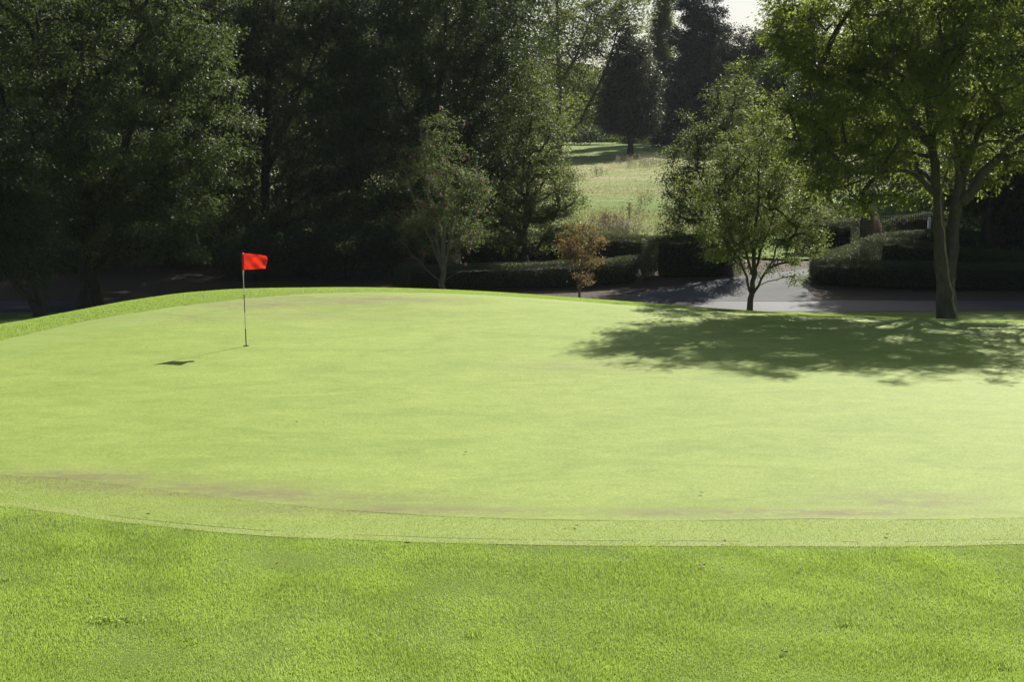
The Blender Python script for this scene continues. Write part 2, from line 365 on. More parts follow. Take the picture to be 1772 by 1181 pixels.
def h(x, y):
    x = np.asarray(x, float); y = np.asarray(y, float)
    i = np.clip(np.searchsorted(gx, x) - 1, 0, len(gx) - 2); j = np.clip(np.searchsorted(gy, y) - 1, 0, len(gy) - 2)
    u = (x - gx[i]) / (gx[i + 1] - gx[i]); v = (y - gy[j]) / (gy[j + 1] - gy[j])
    return GZ[j, i] * (1 - u) * (1 - v) + GZ[j, i + 1] * u * (1 - v) + GZ[j + 1, i] * (1 - u) * v + GZ[j + 1, i + 1] * u * v
def hz(x, y): return float(h(x, y))
def grid_faces(nx, ny):
    i = np.arange(nx - 1)[None]; j = np.arange(ny - 1)[:, None]; a = j * nx + i
    return np.stack([a, a + 1, a + nx + 1, a + nx], -1).reshape(-1, 4)
def ray(px, py, y0=8.0, y1=48.0):
    ys = np.arange(y0, y1, .05); p0 = at(px, py, 1.0); d = (p0 - np.array((0, 0, CAM_Z)))
    X = d[0] * ys; Z = CAM_Z + d[2] * ys; k = np.nonzero(Z <= h(X, ys))[0]
    k = k[0] if len(k) else int(np.argmin(Z - h(X, ys)))
    return np.array((X[k], ys[k]))

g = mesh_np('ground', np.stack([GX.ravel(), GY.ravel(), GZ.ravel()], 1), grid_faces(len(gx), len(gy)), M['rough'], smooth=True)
tag(g, kind='structure')

def sheet(name, xs, ys_fn, off, mat, nv=60):
    """strip between two edge curves: for each x in xs, y from ys_fn(x)"""
    V = []
    for x in xs:
        a, b = ys_fn(x)
        for t in np.linspace(0, 1, nv): V.append((x, a + (b - a) * t))
    V = np.array(V); z = h(V[:, 0], V[:, 1]) + off
    f = grid_faces(nv, len(xs))[:, ::-1]
    return tag(mesh_np(name, np.column_stack([V, z]), f, mat, smooth=True), kind='structure')

# polar outlines of green and fringe
CEN = np.array((2.2, 28.5))
def outline(pts, smooth=9):
    p = np.array(pts) - CEN; th = np.arctan2(p[:, 1], p[:, 0]); r = np.hypot(p[:, 0], p[:, 1]); o = np.argsort(th); th, r = th[o], r[o]
    T = np.linspace(-math.pi, math.pi, 721)[:-1]
    R = np.interp(T, np.concatenate([th - 2 * math.pi, th, th + 2 * math.pi]), np.tile(r, 3))
    k = np.hanning(smooth + 2)[1:-1]; k /= k.sum()
    R = np.convolve(np.tile(R, 3), k, 'same')[720:1440]
    return T, R
greenpts = [ray(*q) for q in ((0, 826), (100, 828), (200, 842), (380, 863), (600, 886), (770, 897), (900, 901), (1050, 903), (1200, 903), (1400, 901), (1772, 899))]
greenpts += [(11.5, 18.3), (14.5, 20.5), (16.6, 25), (16.8, 31), (15.8, 36.3)]
greenpts += [ray(*q) for q in ((1772, 564), (1650, 559), (1500, 554), (1300, 546), (1180, 539), (1060, 532), (900, 520), (760, 514), (640, 513), (540, 518), (420, 531), (300, 553), (200, 573), (100, 598), (0, 628))]
greenpts += [(-12.3, 27.5), (-11.2, 23.5), (-9.0, 20.6)]
fringepts = [ray(*q) for q in ((0, 878), (100, 890), (180, 903), (300, 917), (480, 931), (640, 938), (900, 945), (1050, 947), (1200, 948), (1400, 947), (1772, 944))]
fringepts += [(12.5, 17.2), (16.3, 19.5), (18.3, 25), (18.4, 31), (17, 37)]
fringepts += [ray(*q) for q in ((1772, 560.5), (1650, 556), (1500, 551.2), (1300, 543), (1180, 535), (1060, 527.5), (900, 514.8), (760, 508), (640, 506), (540, 508.5), (419, 518), (355, 525), (254, 539), (211, 545), (152, 555), (96, 567), (0, 590))]
fringepts += [(-14.6, 27.5), (-13.2, 22.5), (-10.5, 19.0)]
TG, RG = outline(greenpts); TF, RF = outline(fringepts); RF = np.maximum(RF, RG + .25)
def inside(x, y, R):
    dx, dy = np.asarray(x) - CEN[0], np.asarray(y) - CEN[1]
    return np.interp(np.arctan2(dy, dx), np.append(TG, math.pi), np.append(R, R[0])) - np.hypot(dx, dy)
DRY = [(*ray(110, 830), 1.6, .5, 0), (*ray(250, 842), 2.2, .40, -.08), (*ray(430, 858), 2.3, .34, -.1), (*ray(640, 884), 2.5, .26, -.03), (*ray(1560, 868), 1.1, .4, 0), (*ray(1330, 890), 2.5, .22, 0),
       (*ray(440, 528), 1.6, .75, .25), (*ray(560, 521), 2.4, .95, .1), (*ray(680, 518), 2.0, .85, 0), (*ray(520, 548), 2.5, .8, 0), (*ray(330, 550), 1.8, .7, .2), (*ray(1010, 634), 1.6, .7, 0)]
def dryfield(x, y):
    o = np.zeros(len(x))
    for (cx_, cy_, a, b, sl) in DRY:
        u = x - cx_; w = y - cy_ - sl * u; am = 1.0 if b not in (.8, .7, .2201) else .45; o = np.maximum(o, am * np.exp(-(u / a) ** 2 - (w / b) ** 2))
    return o
def radial(name, R, off, mat, rin=None, cut_shades=()):
    out = []
    if rin is None: rings = list(np.linspace(0.0, .9, 60)); base = [R * t for t in rings] + [R - dd for dd in list(np.linspace(1.2, .06, 36)) + [.045, .035, .03, 0]]
    else: base = [rin + (R - rin) * t for t in np.linspace(0, 1, 30)]
    if rin is not None:
        dd = sorted(set([0, .012, .05, .2, .212, .235, .25])); base = [rin + (R - .26 - rin) * t for t in np.linspace(0, 1, 24)] + [R - d for d in dd[::-1]]
    if rin is None:
        base = [b for b in base[:60]] + [np.maximum(b, R * .905) for b in base[60:]]
    V = np.concatenate([np.stack([CEN[0] + b * np.cos(TG), CEN[1] + b * np.sin(TG)], 1) for b in base])
    D = np.concatenate([R - b for b in base]); z = h(V[:, 0], V[:, 1]) + off
    nT = len(TG); nr = len(base); k = np.arange(nT)[None]; k2 = (k + 1) % nT; j = np.arange(nr - 1)[:, None] * nT
    f = np.stack([j + k, j + nT + k, j + nT + k2, j + k2], -1).reshape(-1, 4)
    o = mesh_np(name, np.column_stack([V, z]), f, mat, smooth=True)
    a = o.data.attributes.new('dry', 'FLOAT', 'POINT'); a.data.foreach_set('value', dryfield(V[:, 0], V[:, 1]).astype(np.float32))
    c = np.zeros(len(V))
    for lo, hi, fn in cut_shades: c = np.maximum(c, ((D >= lo) & (D <= hi)).astype(float) * fn(V[:, 0], V[:, 1]))
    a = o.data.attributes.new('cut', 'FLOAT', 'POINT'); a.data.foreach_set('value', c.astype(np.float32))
    if rin is not None:
        a = o.data.attributes.new('stripe', 'FLOAT', 'POINT'); a.data.foreach_set('value', ((D < .2) & (V[:, 1] < 24)).astype(np.float32))
    return tag(o, kind='structure')
radial('fringe', RF, .0055, M['fringe'], rin=RG - .02, cut_shades=((.20, .236, lambda x, y: .9 * (y < 22) * (x > -5.2)), (-.01, .04, lambda x, y: 1.0 * (y > 30))))
radial('putting_green', RG, .0075, M['green'], cut_shades=((-.001, .036, lambda x, y: np.where(y < 22, np.clip((x + 3.2) / 1.5, 0, 1) * .6, 0)),))

# road, drive, verge, meadow
sheet('road', np.arange(-60, 61, .5), lambda x: (49.7 + .25 * math.sin(x * .12), 54.15 + .15 * math.sin(x * .1 + 1)), .012, M['road'], 24)
dl = [at(1000, 518, 54.2), at(1090, 505, 55.6), at(1180, 492, 57.2), at(1240, 484, 58.8), at(1340, 471, 62.5), at(1420, 462, 66), at(1490, 452, 72), at(1560, 420, 86)]
dr = [at(1430, 524, 54.0), at(1412, 517, 54.9), at(1398, 508, 56.2), at(1402, 496, 58.2), at(1414, 484, 60.3), at(1450, 470, 63.5), at(1520, 458, 69.5), at(1610, 425, 84)]
def resamp(pts, n):
    p = np.array(pts)[:, :2]; t = np.concatenate([[0], np.cumsum(np.hypot(*np.diff(p, axis=0).T))]); s = np.linspace(0, t[-1], n)
    return np.column_stack([np.interp(s, t, p[:, 0]), np.interp(s, t, p[:, 1])])
a = np.array(dl)[:, :2]; b = np.array(dr)[:, :2]
tt = np.linspace(0, 7, 90)
L = np.column_stack([np.interp(tt, range(8), a[:, k]) for k in (0, 1)]); Rr = np.column_stack([np.interp(tt, range(8), b[:, k]) for k in (0, 1)])
V = np.concatenate([L + (Rr - L) * t for t in np.linspace(0, 1, 40)])
tag(mesh_np('driveway', np.column_stack([V, h(V[:, 0], V[:, 1]) + .022]), grid_faces(90, 40)[:, ::-1], M['drive'], smooth=True), kind='structure')
xs = axis([(-60, 80, 1.0)]); ys = axis([(69, 130, 1.0), (130, 330, 4)])
MX, MY = np.meshgrid(xs, ys); MY = MY + 0.6 * np.sin(MX * .3) * (MY < 70)
rngm = np.random.default_rng(5)
MZ = h(MX, MY) + .03 + .12 * np.abs(np.sin(MX * .9 + np.sin(MY * .5) * 2) * np.sin(MY * 1.1 + MX * .2)) + .05 * rngm.random(MX.shape)
tag(mesh_np('meadow', np.stack([MX.ravel(), MY.ravel(), MZ.ravel()], 1), grid_faces(len(xs), len(ys)), M['meadow'], smooth=True), kind='structure')

# ------------------------------------------------------------------ grass blades (nobody could count them)
def blades(name, x, y, length, width, mat, rng, lean=.35, tintf=None, off=0.0, azf=None):
    n_ = len(x); z = h(x, y) + off
    L_ = length * rng.uniform(.55, 1.25, n_); az = rng.uniform(0, 2 * math.pi, n_) if azf is None else azf + rng.normal(0, .9, n_); le = np.abs(rng.normal(0, lean, n_))
    dirx, diry = np.cos(az) * np.sin(le), np.sin(az) * np.sin(le); up = np.cos(le)
    fa = rng.uniform(0, math.pi, n_); wx, wy = np.cos(fa) * width * .5, np.sin(fa) * width * .5
    b = np.column_stack([x, y, z]); mid = b + np.column_stack([dirx * .45, diry * .45, up * .62]) * L_[:, None]
    tip = b + np.column_stack([dirx * 1.15, diry * 1.15, up * .93]) * L_[:, None]
    w = np.column_stack([wx, wy, np.zeros(n_)])
    V = np.stack([b - w, b + w, mid + w * .8, tip, mid - w * .8], 1).reshape(-1, 3)
    i = np.arange(n_)[:, None] * 5
    q = i + np.array([[0, 1, 2, 4]]); t = i + np.array([[4, 2, 3]])
    tint = rng.beta(2, 3.2, n_) if tintf is None else tintf
    o = mesh_np(name, V, [q, t], mat, tint=np.concatenate([tint, tint]))
    return tag(o, kind='stuff')
rng = np.random.default_rng(11)
def patch(x, y, s, seed):
    r = np.random.default_rng(seed); ph = r.uniform(0, 6.28, (6, 2)); k = r.normal(0, 1, (6, 2)) / s
    return sum(np.sin(x * k[i, 0] + y * k[i, 1] + ph[i, 0]) for i in range(6)) / 6
n0 = 1500000
yy = 11.2 + (20.5 - 11.2) * rng.random(n0) ** 1.15; xx = rng.uniform(-1, 1, n0) * (yy * .36 + 1.6)
k = (inside(xx, yy, RF) < 0.05 * rng.normal(size=n0) + .12 * patch(xx, yy, .2, 9) + .03 + rng.exponential(.07, n0)) & (rng.random(n0) < .8 + .5 * patch(xx, yy, .3, 7)); xx, yy = xx[k], yy[k]
pt = patch(xx, yy, .35, 1); tn = np.clip(rng.beta(2, 3.4, len(xx)) + .22 * pt + .3 * patch(xx, yy, 1.3, 8) + (rng.random(len(xx)) < .03) * .6 - .05, 0, 1)
blades('rough_grass', xx, yy, .032 * (1 + .7 * patch(xx, yy, .22, 2) + .4 * patch(xx, yy, .9, 12)) * np.clip(.62 - inside(xx, yy, RF) * 1.5, .62, 1), .0042, M['blade'], rng, .55, tn, azf=2.6 * patch(xx, yy, .5, 14) * 2 + 3 * patch(xx, yy, 2.0, 15))
n0 = 230000
yy = rng.uniform(16, 20.5, n0); xx = rng.uniform(-1, 1, n0) * 9.5
di = inside(xx, yy, RF); dg = inside(xx, yy, RG); k = (di > -.02) & (dg < 0.0); xx, yy = xx[k], yy[k]
blades('fringe_grass', xx, yy, .017, .006, M['blade_short'], rng, .6, np.clip(rng.beta(2, 2.6, len(xx)) + .15 * patch(xx, yy, .6, 3), 0, 1), .004)
n0 = 1100000
yy = rng.uniform(29, 47.5, n0); xx = rng.uniform(-1, 1, n0) * (yy * .36 + 2.5)
di = inside(xx, yy, RF); k = (di < 0.03) & (di > -4.2); xx, yy = xx[k], yy[k]
blades('bank_grass', xx, yy, 0.038, .0065, M['blade'], rng, .5, np.clip(rng.beta(2, 2.6, len(xx)) + .1 * patch(xx, yy, 1.0, 4), 0, 1))
n0 = 70000
yy = 69.5 + 82 * rng.random(n0) ** 1.6; xx = rng.uniform(-.02, .155, n0) * yy
pt = patch(xx, yy, 4.0, 6); k = rng.random(n0) < .5 + .5 * pt; xx, yy, pt = xx[k], yy[k], pt[k]
blades('meadow_grass', xx, yy, .22 * (1 + .5 * pt), .035, M['blade_dry'], rng, .5, np.clip(rng.beta(2, 2, len(xx)) + .2 * (yy > 92) - .4 * (yy < 90) - .12, 0, 1), .05)

# ------------------------------------------------------------------ trees
def leaves_mesh(rng, cen, cr, nl, size, flat=.6, droop=.3, aspect=.52, upb=.7):
    """leaf-sized folded rhombs round cluster centres"""
    n_ = len(cen) * nl
    c = np.repeat(cen, nl, 0); r = np.repeat(np.broadcast_to(cr, (len(cen),)), nl)
    o = rng.normal(size=(n_, 3)) * np.array([.55, .55, .55 * flat]); off = o * r[:, None]
    ax = o + rng.normal(size=(n_, 3)) * .5; ax[:, 2] -= droop; ax /= np.linalg.norm(ax, axis=1)[:, None] + 1e-9
    nn = rng.normal(size=(n_, 3)) * .6; nn[:, 2] += upb; nn -= (nn * ax).sum(1)[:, None] * ax; nn /= np.linalg.norm(nn, axis=1)[:, None] + 1e-9
    sd = np.cross(ax, nn)
    L_ = (size * rng.uniform(.65, 1.35, n_))[:, None]; W_l = L_ * aspect * .5
    b = c + off
    V = np.stack([b, b + ax * L_ * .5 + sd * W_l + nn * L_ * .1, b + ax * L_ - nn * L_ * .06, b + ax * L_ * .5 - sd * W_l + nn * L_ * .1], 1).reshape(-1, 3)
    q = np.arange(n_)[:, None] * 4 + np.array([[0, 1, 2, 3]])
    return V, q
def lobe_points(rng, lobes, n_):
    w = np.array([l[3] * l[4] * l[5] for l in lobes]) ** .85; w /= w.sum(); out = []
    for l, c in zip(lobes, rng.multinomial(n_, w)):
        d = rng.normal(size=(c, 3)); d /= np.linalg.norm(d, axis=1)[:, None] + 1e-9
        rr = .42 + .58 * rng.random(c) ** .6; rr = np.where(rng.random(c) < .16, rng.uniform(1.0, 1.3, c), rr); rr *= 1 + .16 * np.sin(d[:, 0] * 5 + d[:, 2] * 7 + c) * np.sin(d[:, 1] * 6 + d[:, 2] * 3)
        out.append(np.array(l[:3]) + d * rr[:, None] * np.array(l[3:]))
    return np.vstack(out)
def spline(pts, step):
    p = np.array(pts, float); q = np.vstack([2 * p[0] - p[1], p, 2 * p[-1] - p[-2]]); out = []
    for i in range(1, len(q) - 2):
        m_ = max(2, int(np.linalg.norm(q[i + 1] - q[i]) / step))
        for t in np.linspace(0, 1, m_, endpoint=False):
            out.append(.5 * ((2 * q[i]) + (-q[i - 1] + q[i + 1]) * t + (2 * q[i - 1] - 5 * q[i] + 4 * q[i + 1] - q[i + 2]) * t * t + (-q[i - 1] + 3 * q[i] - 3 * q[i + 1] + q[i + 2]) * t ** 3))
    out.append(p[-1]); return np.array(out)

def tree(name, label, cat, stems, lobes, ncl, nl, leaf, bark, lmat, seed, cr=.5, step=.45, twigs=0, group=None, flat=.6, droop=.3, hang=0.0, rise=.9, min_r=.006, aspect=.52, keep_z=None, bscale=1.0, tshift=0.0, bsides=5, flare=1.35, extra=None):
    """stems: [(points, r0, r1)] in world coordinates, the first starts at the base; lobes: ellipsoids the crown fills"""
    rng = np.random.default_rng(seed)
    base = np.array(stems[0][0][0], float); root = empty(name, base, label, cat, group)
    mb = MB(); pos = []; par = []; expl = []; paths = []
    for si, (pts, r0, r1) in enumerate(stems):
        s = spline(pts, step); s[1:-1] += rng.normal(size=(len(s) - 2, 3)) * .03
        rad = r0 + (r1 - r0) * np.linspace(0, 1, len(s)) ** .8
        if si == 0:
            zz = s[:, 2] - base[2]; rad = rad * (1 + (flare - 1) * np.exp(-zz / .35)); s[0, 2] -= .15
        mb.tube(s, rad, 12 if r0 > .12 else 8, 0, .06, rng)
        for q, r in zip(s[1:], rad[1:]): pos.append(q); par.append(-1); expl.append(r)
    pos = list(pos); nstem = len(pos)
    cl = lobe_points(rng, lobes, ncl)
    if keep_z is not None: cl = cl[cl[:, 2] > keep_z]
    sp = np.array(pos[:nstem]); d0 = np.sqrt(((cl[:, None] - sp[None]) ** 2).sum(-1)).min(1); cl = cl[np.argsort(d0)]
    PA = np.zeros((nstem + len(cl) * 30, 3)); PA[:nstem] = sp; cnt = nstem; paths = []
    for c in cl:
        A_ = PA[:cnt]; d = np.sqrt(((A_ - c) ** 2).sum(1)); dz = A_[:, 2] - (c[2] - rise * .35 * d)
        k_ = int(np.argmin(d + 1.2 * np.maximum(0, dz) + .02 * d * d)); D = d[k_]
        m_ = min(28, max(2, int(D / step) + 1)); a_ = PA[k_]
        ctl = (a_ + c) / 2 + np.array([0, 0, (.16 - hang) * D]) + rng.normal(size=3) * .07 * D
        t = np.linspace(0, 1, m_ + 1)[1:, None]
        q = (1 - t) ** 2 * a_ + 2 * t * (1 - t) * ctl + t * t * c + rng.normal(size=(m_, 3)) * .015 * D * (1 - t)
        ids = list(range(cnt, cnt + m_)); PA[cnt:cnt + m_] = q; par += [k_] + ids[:-1]; cnt += m_
        paths.append([k_] + ids)
    load = np.zeros(cnt); 
    for pth in paths: load[pth[-1]] += 1
    for i in range(cnt - 1, nstem - 1, -1):
        if par[i] >= 0: load[par[i]] += load[i]
    rb = min_r + .0105 * bscale * np.power(np.maximum(load, .3), .62)
    for pth in paths:
        r = rb[pth].copy(); r[0] = r[1] * 1.1
        if pth[0] < nstem: r = np.minimum(r, expl[pth[0]] * .75)
        mb.tube(PA[pth], r, bsides if r[0] > .03 else 3, 0, 0, None)
    if twigs:
        for c in cl:
            for _ in range(twigs):
                e = rng.normal(size=3) * cr * np.array([.8, .8, .5]); mb.tube(np.array([c, c + e * .5 + [0, 0, .05 * cr], c + e]), [min_r * .9, min_r * .7, min_r * .3], 3, 0, 0, None, False)
    t = mb.build('trunk', bark, root, True, off=base)
    V, q = leaves_mesh(rng, cl, cr * rng.uniform(.7, 1.3, len(cl)), nl, leaf, flat, droop, aspect)
    ct = np.repeat(rng.normal(0, .13, len(cl)), nl); tint = np.clip(rng.beta(2, 3, len(q)) + ct + tshift, 0, 1)
    mesh_np('crown', V - base, q, lmat, root, tint=tint)
    if extra: extra(root, cl, base, rng)
    return root
def lob(px, py, Y, rx, ry, rd=None):
    c = at(px, py, Y); s = pxm(Y); return (*c, rx * s, (rd if rd else (rx + ry) * .5 * s), ry * s)
OUTL = [.16]
def stem(pts, Y, r0, r1, ground=False):
    out = [at(p[0], p[1], Y + (p[2] if len(p) > 2 else 0)) for p in pts]
    if ground: out[0][2] = hz(out[0][0], out[0][1])
    return (out, r0, r1)

# big two-stemmed tree right of the green
Yb = 43.0
tree('broadleaf_tree', 'big tree with two forking grey trunks at the back edge of the green, right side', 'tree',
     [stem([(1634, 555), (1629, 490), (1626, 420), (1624, 350), (1618, 290), (1609, 220), (1602, 150), (1590, 70), (1575, 0), (1567, -60)], Yb, .22, .06, True),
      stem([(1641, 557), (1643, 500), (1648, 430), (1654, 370), (1662, 300), (1664, 220), (1667, 150), (1669, 60), (1667, -60)], Yb + .12, .25, .06),
      stem([(1608, 250), (1575, 205), (1530, 150), (1460, 118), (1385, 100)], Yb - .3, .13, .03),
      stem([(1616, 335), (1585, 300), (1545, 296), (1490, 312), (1420, 330)], Yb - .4, .10, .02),
      stem([(1608, 270), (1570, 264), (1500, 268), (1420, 300, -1)], Yb + .3, .08, .02),
      stem([(1590, 90), (1555, 30), (1505, -5), (1440, -40)], Yb - .3, .13, .03),
      stem([(1664, 350), (1700, 300), (1745, 258), (1800, 215, .8), (1870, 180, 1.5)], Yb, .17, .05),
      stem([(1668, 300), (1690, 230), (1722, 160), (1770, 80)], Yb - .2, .12, .03),
      stem([(1660, 320), (1650, 220), (1640, 120), (1622, 20)], Yb - .4, .09, .03)],
     [lob(1560, 40, Yb, 180, 110, 3.6), lob(1450, 60, Yb - .5, 120, 100, 2.5), lob(1430, 170, Yb, 105, 90, 2.2), lob(1560, 180, Yb, 150, 110, 3.2), lob(1490, 300, Yb - .6, 105, 62, 1.8), lob(1420, 280, Yb - .5, 60, 70, 1.3),
      lob(1700, 80, Yb, 150, 160, 4), lob(1760, 230, Yb + .3, 95, 75, 2.5), lob(1640, -28, Yb, 200, 55, 3.0), lob(1850, -10, Yb + .5, 110, 110, 3), lob(1640, 280, Yb + 1.8, 110, 60, 1.2), lob(1375, 40, Yb, 55, 75, 1.5), lob(1372, 60, Yb, 42, 60, 1.6)],
     880, 150, .11, M['bark_grey'], M['leaf_ash'], 21, .36, .5, 3, droop=.45, hang=.02, aspect=.45, flare=1.12)
# small round tree left of it
Yr = 45.0
tree('round_tree', 'small round-crowned tree in front of the sunlit driveway mouth', 'tree',
     [stem([(1299, 540), (1300, 515), (1303, 490), (1306, 440), (1308, 380), (1312, 310), (1316, 240)], Yr, .105, .02, True),
      stem([(1302, 512), (1294, 490), (1287, 465), (1270, 420), (1250, 370), (1240, 320)], Yr - .05, .05, .015),
      stem([(1303, 508), (1318, 485), (1336, 450), (1362, 410), (1385, 370)], Yr, .05, .015),
      stem([(1304, 470), (1320, 420), (1345, 350), (1350, 270)], Yr + .2, .05, .015),
      stem([(1304, 480), (1285, 420), (1276, 340), (1282, 250)], Yr + .2, .05, .015)],
     [lob(1300, 330, Yr, 85, 105, 1.6), lob(1325, 240, Yr, 48, 55, .9), lob(1350, 370, Yr, 78, 75, 1.4), lob(1255, 380, Yr, 58, 70, 1.2), lob(1390, 400, Yr - .2, 48, 45, .8), lob(1310, 425, Yr, 80, 45, 1.2), lob(1240, 415, Yr, 40, 40, .8), lob(1400, 340, Yr, 35, 45, .7), lob(1380, 472, Yr - .3, 14, 22, .3)],
     360, 100, .07, M['bark_grey'], M['leaf_round'], 22, .23, .3, 4, droop=.35, min_r=.005, bscale=.55)
# rowan with berries
Yw = 55.6
def berries(root, cl, base, rng):
    V, F = [], []
    oct_v = np.array([[1, 0, 0], [-1, 0, 0], [0, 1, 0], [0, -1, 0], [0, 0, 1], [0, 0, -1]], float) ; oct_f = np.array([[0, 2, 4], [2, 1, 4], [1, 3, 4], [3, 0, 4], [2, 0, 5], [1, 2, 5], [3, 1, 5], [0, 3, 5]])
    for c in cl[rng.random(len(cl)) < .42]:
        o = c + rng.normal(size=3) * .22
        for _ in range(16):
            F.append(oct_f + 6 * len(V)); V.append(oct_v * .016 + o + rng.normal(size=3) * .035)
    b = mesh_np('berries', np.vstack(V) - base, np.vstack(F), M['berry'], root, smooth=True); b['label'] = 'clusters of red berries'
tree('rowan_tree', 'sparse many-stemmed tree with red berries in front of the dark wood', 'tree',
     [stem([(766, 512), (766, 490), (766, 460), (768, 400), (770, 330), (772, 250), (772, 200)], Yw, .125, .02, True),
      stem([(766, 470), (757, 430), (750, 380), (742, 320), (732, 260), (726, 210)], Yw, .07, .015),
      stem([(767, 465), (777, 420), (790, 370), (802, 320), (812, 270)], Yw, .065, .015),
      stem([(765, 468), (755, 440), (735, 395), (712, 330), (690, 270)], Yw - .1, .05, .012),
      stem([(765, 490), (740, 468), (712, 440), (695, 405)], Yw, .035, .01),
      stem([(767, 478), (772, 455), (784, 445), (800, 440)], Yw, .03, .01), stem([(766, 488), (780, 478), (800, 470)], Yw, .02, .008)],
     [lob(770, 260, Yw, 45, 70, 1), lob(735, 330, Yw, 50, 80, 1.2), lob(800, 350, Yw, 55, 75, 1.2), lob(765, 400, Yw, 70, 45, 1.2), lob(705, 290, Yw, 28, 40, .7), lob(825, 330, Yw, 32, 40, .8), lob(700, 400, Yw, 18, 30, .5), lob(795, 455, Yw, 12, 14, .3), lob(728, 225, Yw, 12, 18, .3), lob(775, 205, Yw, 22, 20, .5), lob(720, 440, Yw, 20, 15, .4)],
     270, 46, .088, M['bark_pale'], M['leaf_rowan'], 23, .27, .35, 5, droop=.2, aspect=.34, min_r=.007, bscale=.6, extra=berries)
# upright dense tree behind the hedge
Ye = 63.3
tree('beech_tree', 'dense upright tree with a pointed crown rising between the two left hedges', 'tree',
     [stem([(908, 466), (908, 440), (910, 380), (914, 300), (918, 220), (922, 130)], Ye, .15, .02, True)],
     [lob(918, 150, Ye, 38, 55, 1), lob(922, 225, Ye, 60, 60, 1.5), lob(915, 310, Ye, 78, 75, 2), lob(880, 340, Ye, 48, 70, 1.4), lob(955, 330, Ye, 50, 75, 1.4), lob(915, 390, Ye, 82, 45, 1.8), lob(985, 400, Ye, 38, 45, .8), lob(865, 270, Ye, 30, 50, 1)],
     430, 110, .092, M['bark_grey'], M['leaf_beech'], 24, .36, .4, 2, droop=.25)
# little orange tree
Yo = 54.6
tree('autumn_sapling', 'little sapling with orange and bronze leaves beside the road', 'tree',
     [stem([(1003, 520), (1002, 495), (1004, 465), (1006, 430), (1008, 395)], Yo, .045, .012, True), stem([(1003, 470), (990, 440), (982, 410)], Yo, .02, .008), stem([(1004, 462), (1020, 430), (1030, 400)], Yo, .02, .008)],
     [lob(1005, 420, Yo, 30, 36, .6), lob(985, 430, Yo, 16, 25, .4), lob(1028, 415, Yo, 17, 28, .4), lob(1015, 450, Yo, 25, 18, .4), lob(1006, 480, Yo, 24, 16, .4)],
     100, 42, .075, M['bark_pale'], M['leaf_orange'], 25, .22, .25, 3, droop=.5, tshift=.0, min_r=.005)
# pale pointed tree behind the driveway
Yp = 60.5
tree('hornbeam_tree', 'pointed leafy tree with jagged left edge behind the boxy hedge', 'tree',
     [stem([(1262, 482), (1262, 430), (1262, 340), (1266, 240), (1270, 150)], Yp, .16, .02, True), stem([(1262, 430), (1235, 360), (1205, 290), (1190, 230)], Yp, .07, .015)],
     [lob(1268, 180, Yp, 42, 48, 1.1), lob(1255, 250, Yp, 60, 70, 1.5), lob(1200, 255, Yp, 26, 55, .8), lob(1215, 340, Yp, 62, 65, 1.6), lob(1165, 300, Yp, 22, 40, .7), lob(1160, 385, Yp, 24, 28, .6), lob(1270, 360, Yp, 70, 80, 1.8), lob(1200, 395, Yp, 40, 25, 1), lob(1310, 250, Yp, 30, 60, 1)],
     420, 105, .092, M['bark_grey'], M['leaf_beech'], 26, .34, .4, 2, tshift=.1, droop=.1)
# huge dark tree at the left
Ya = 51.5
tree('broadleaf_tree', 'huge dark tree with a sunlit right edge rising behind the left bank', 'tree',
     [stem([(155, 545), (155, 480), (156, 400), (150, 300), (146, 200), (140, 90), (135, -10)], Ya, .42, .08, True),
      stem([(156, 420), (190, 330), (225, 230), (262, 120), (290, 20)], Ya, .2, .05), stem([(150, 330), (110, 230), (80, 120), (60, 10)], Ya, .18, .05),
      stem([(190, 330), (260, 280), (330, 240), (390, 210)], Ya - .4, .12, .03), stem([(180, 130), (230, 80), (260, 40)], Ya - .5, .1, .03)],
     [lob(170, 60, Ya, 190, 100, 4), lob(310, 60, Ya, 75, 80, 2.6), lob(350, 140, Ya, 55, 70, 2), lob(370, 225, Ya, 55, 60, 2), lob(330, 320, Ya, 85, 80, 2.6), lob(200, 230, Ya, 170, 120, 4), lob(230, 380, Ya, 150, 70, 3), lob(80, 260, Ya, 130, 130, 4), lob(340, 415, Ya, 60, 45, 1.6), lob(90, 410, Ya, 90, 50, 2.4), lob(180, -60, Ya, 210, 55, 4), lob(-60, 120, Ya, 110, 190, 4)],
     950, 165, .12, M['bark_dark'], M['leaf_bigdark'], 27, .42, .55, 0, droop=.4)
Yl = 45.5
tree('holm_oak', 'bushy dark tree on a leaning forked trunk at the left edge', 'tree',
     [stem([(70, 556), (72, 520), (60, 480), (40, 420), (30, 350), (20, 280)], Yl, .20, .05, True), stem([(70, 545), (50, 520), (25, 490), (0, 450), (-20, 380)], Yl - .2, .14, .04)],
     [lob(20, 300, Yl, 70, 75, 2), lob(40, 400, Yl, 62, 70, 1.8), lob(-40, 330, Yl, 80, 130, 2.4), lob(50, 465, Yl, 38, 28, 1), lob(0, 220, Yl, 55, 40, 1.6)],
     460, 120, .095, M['bark_dark'], M['leaf_wood'], 28, .46, .4, 0)
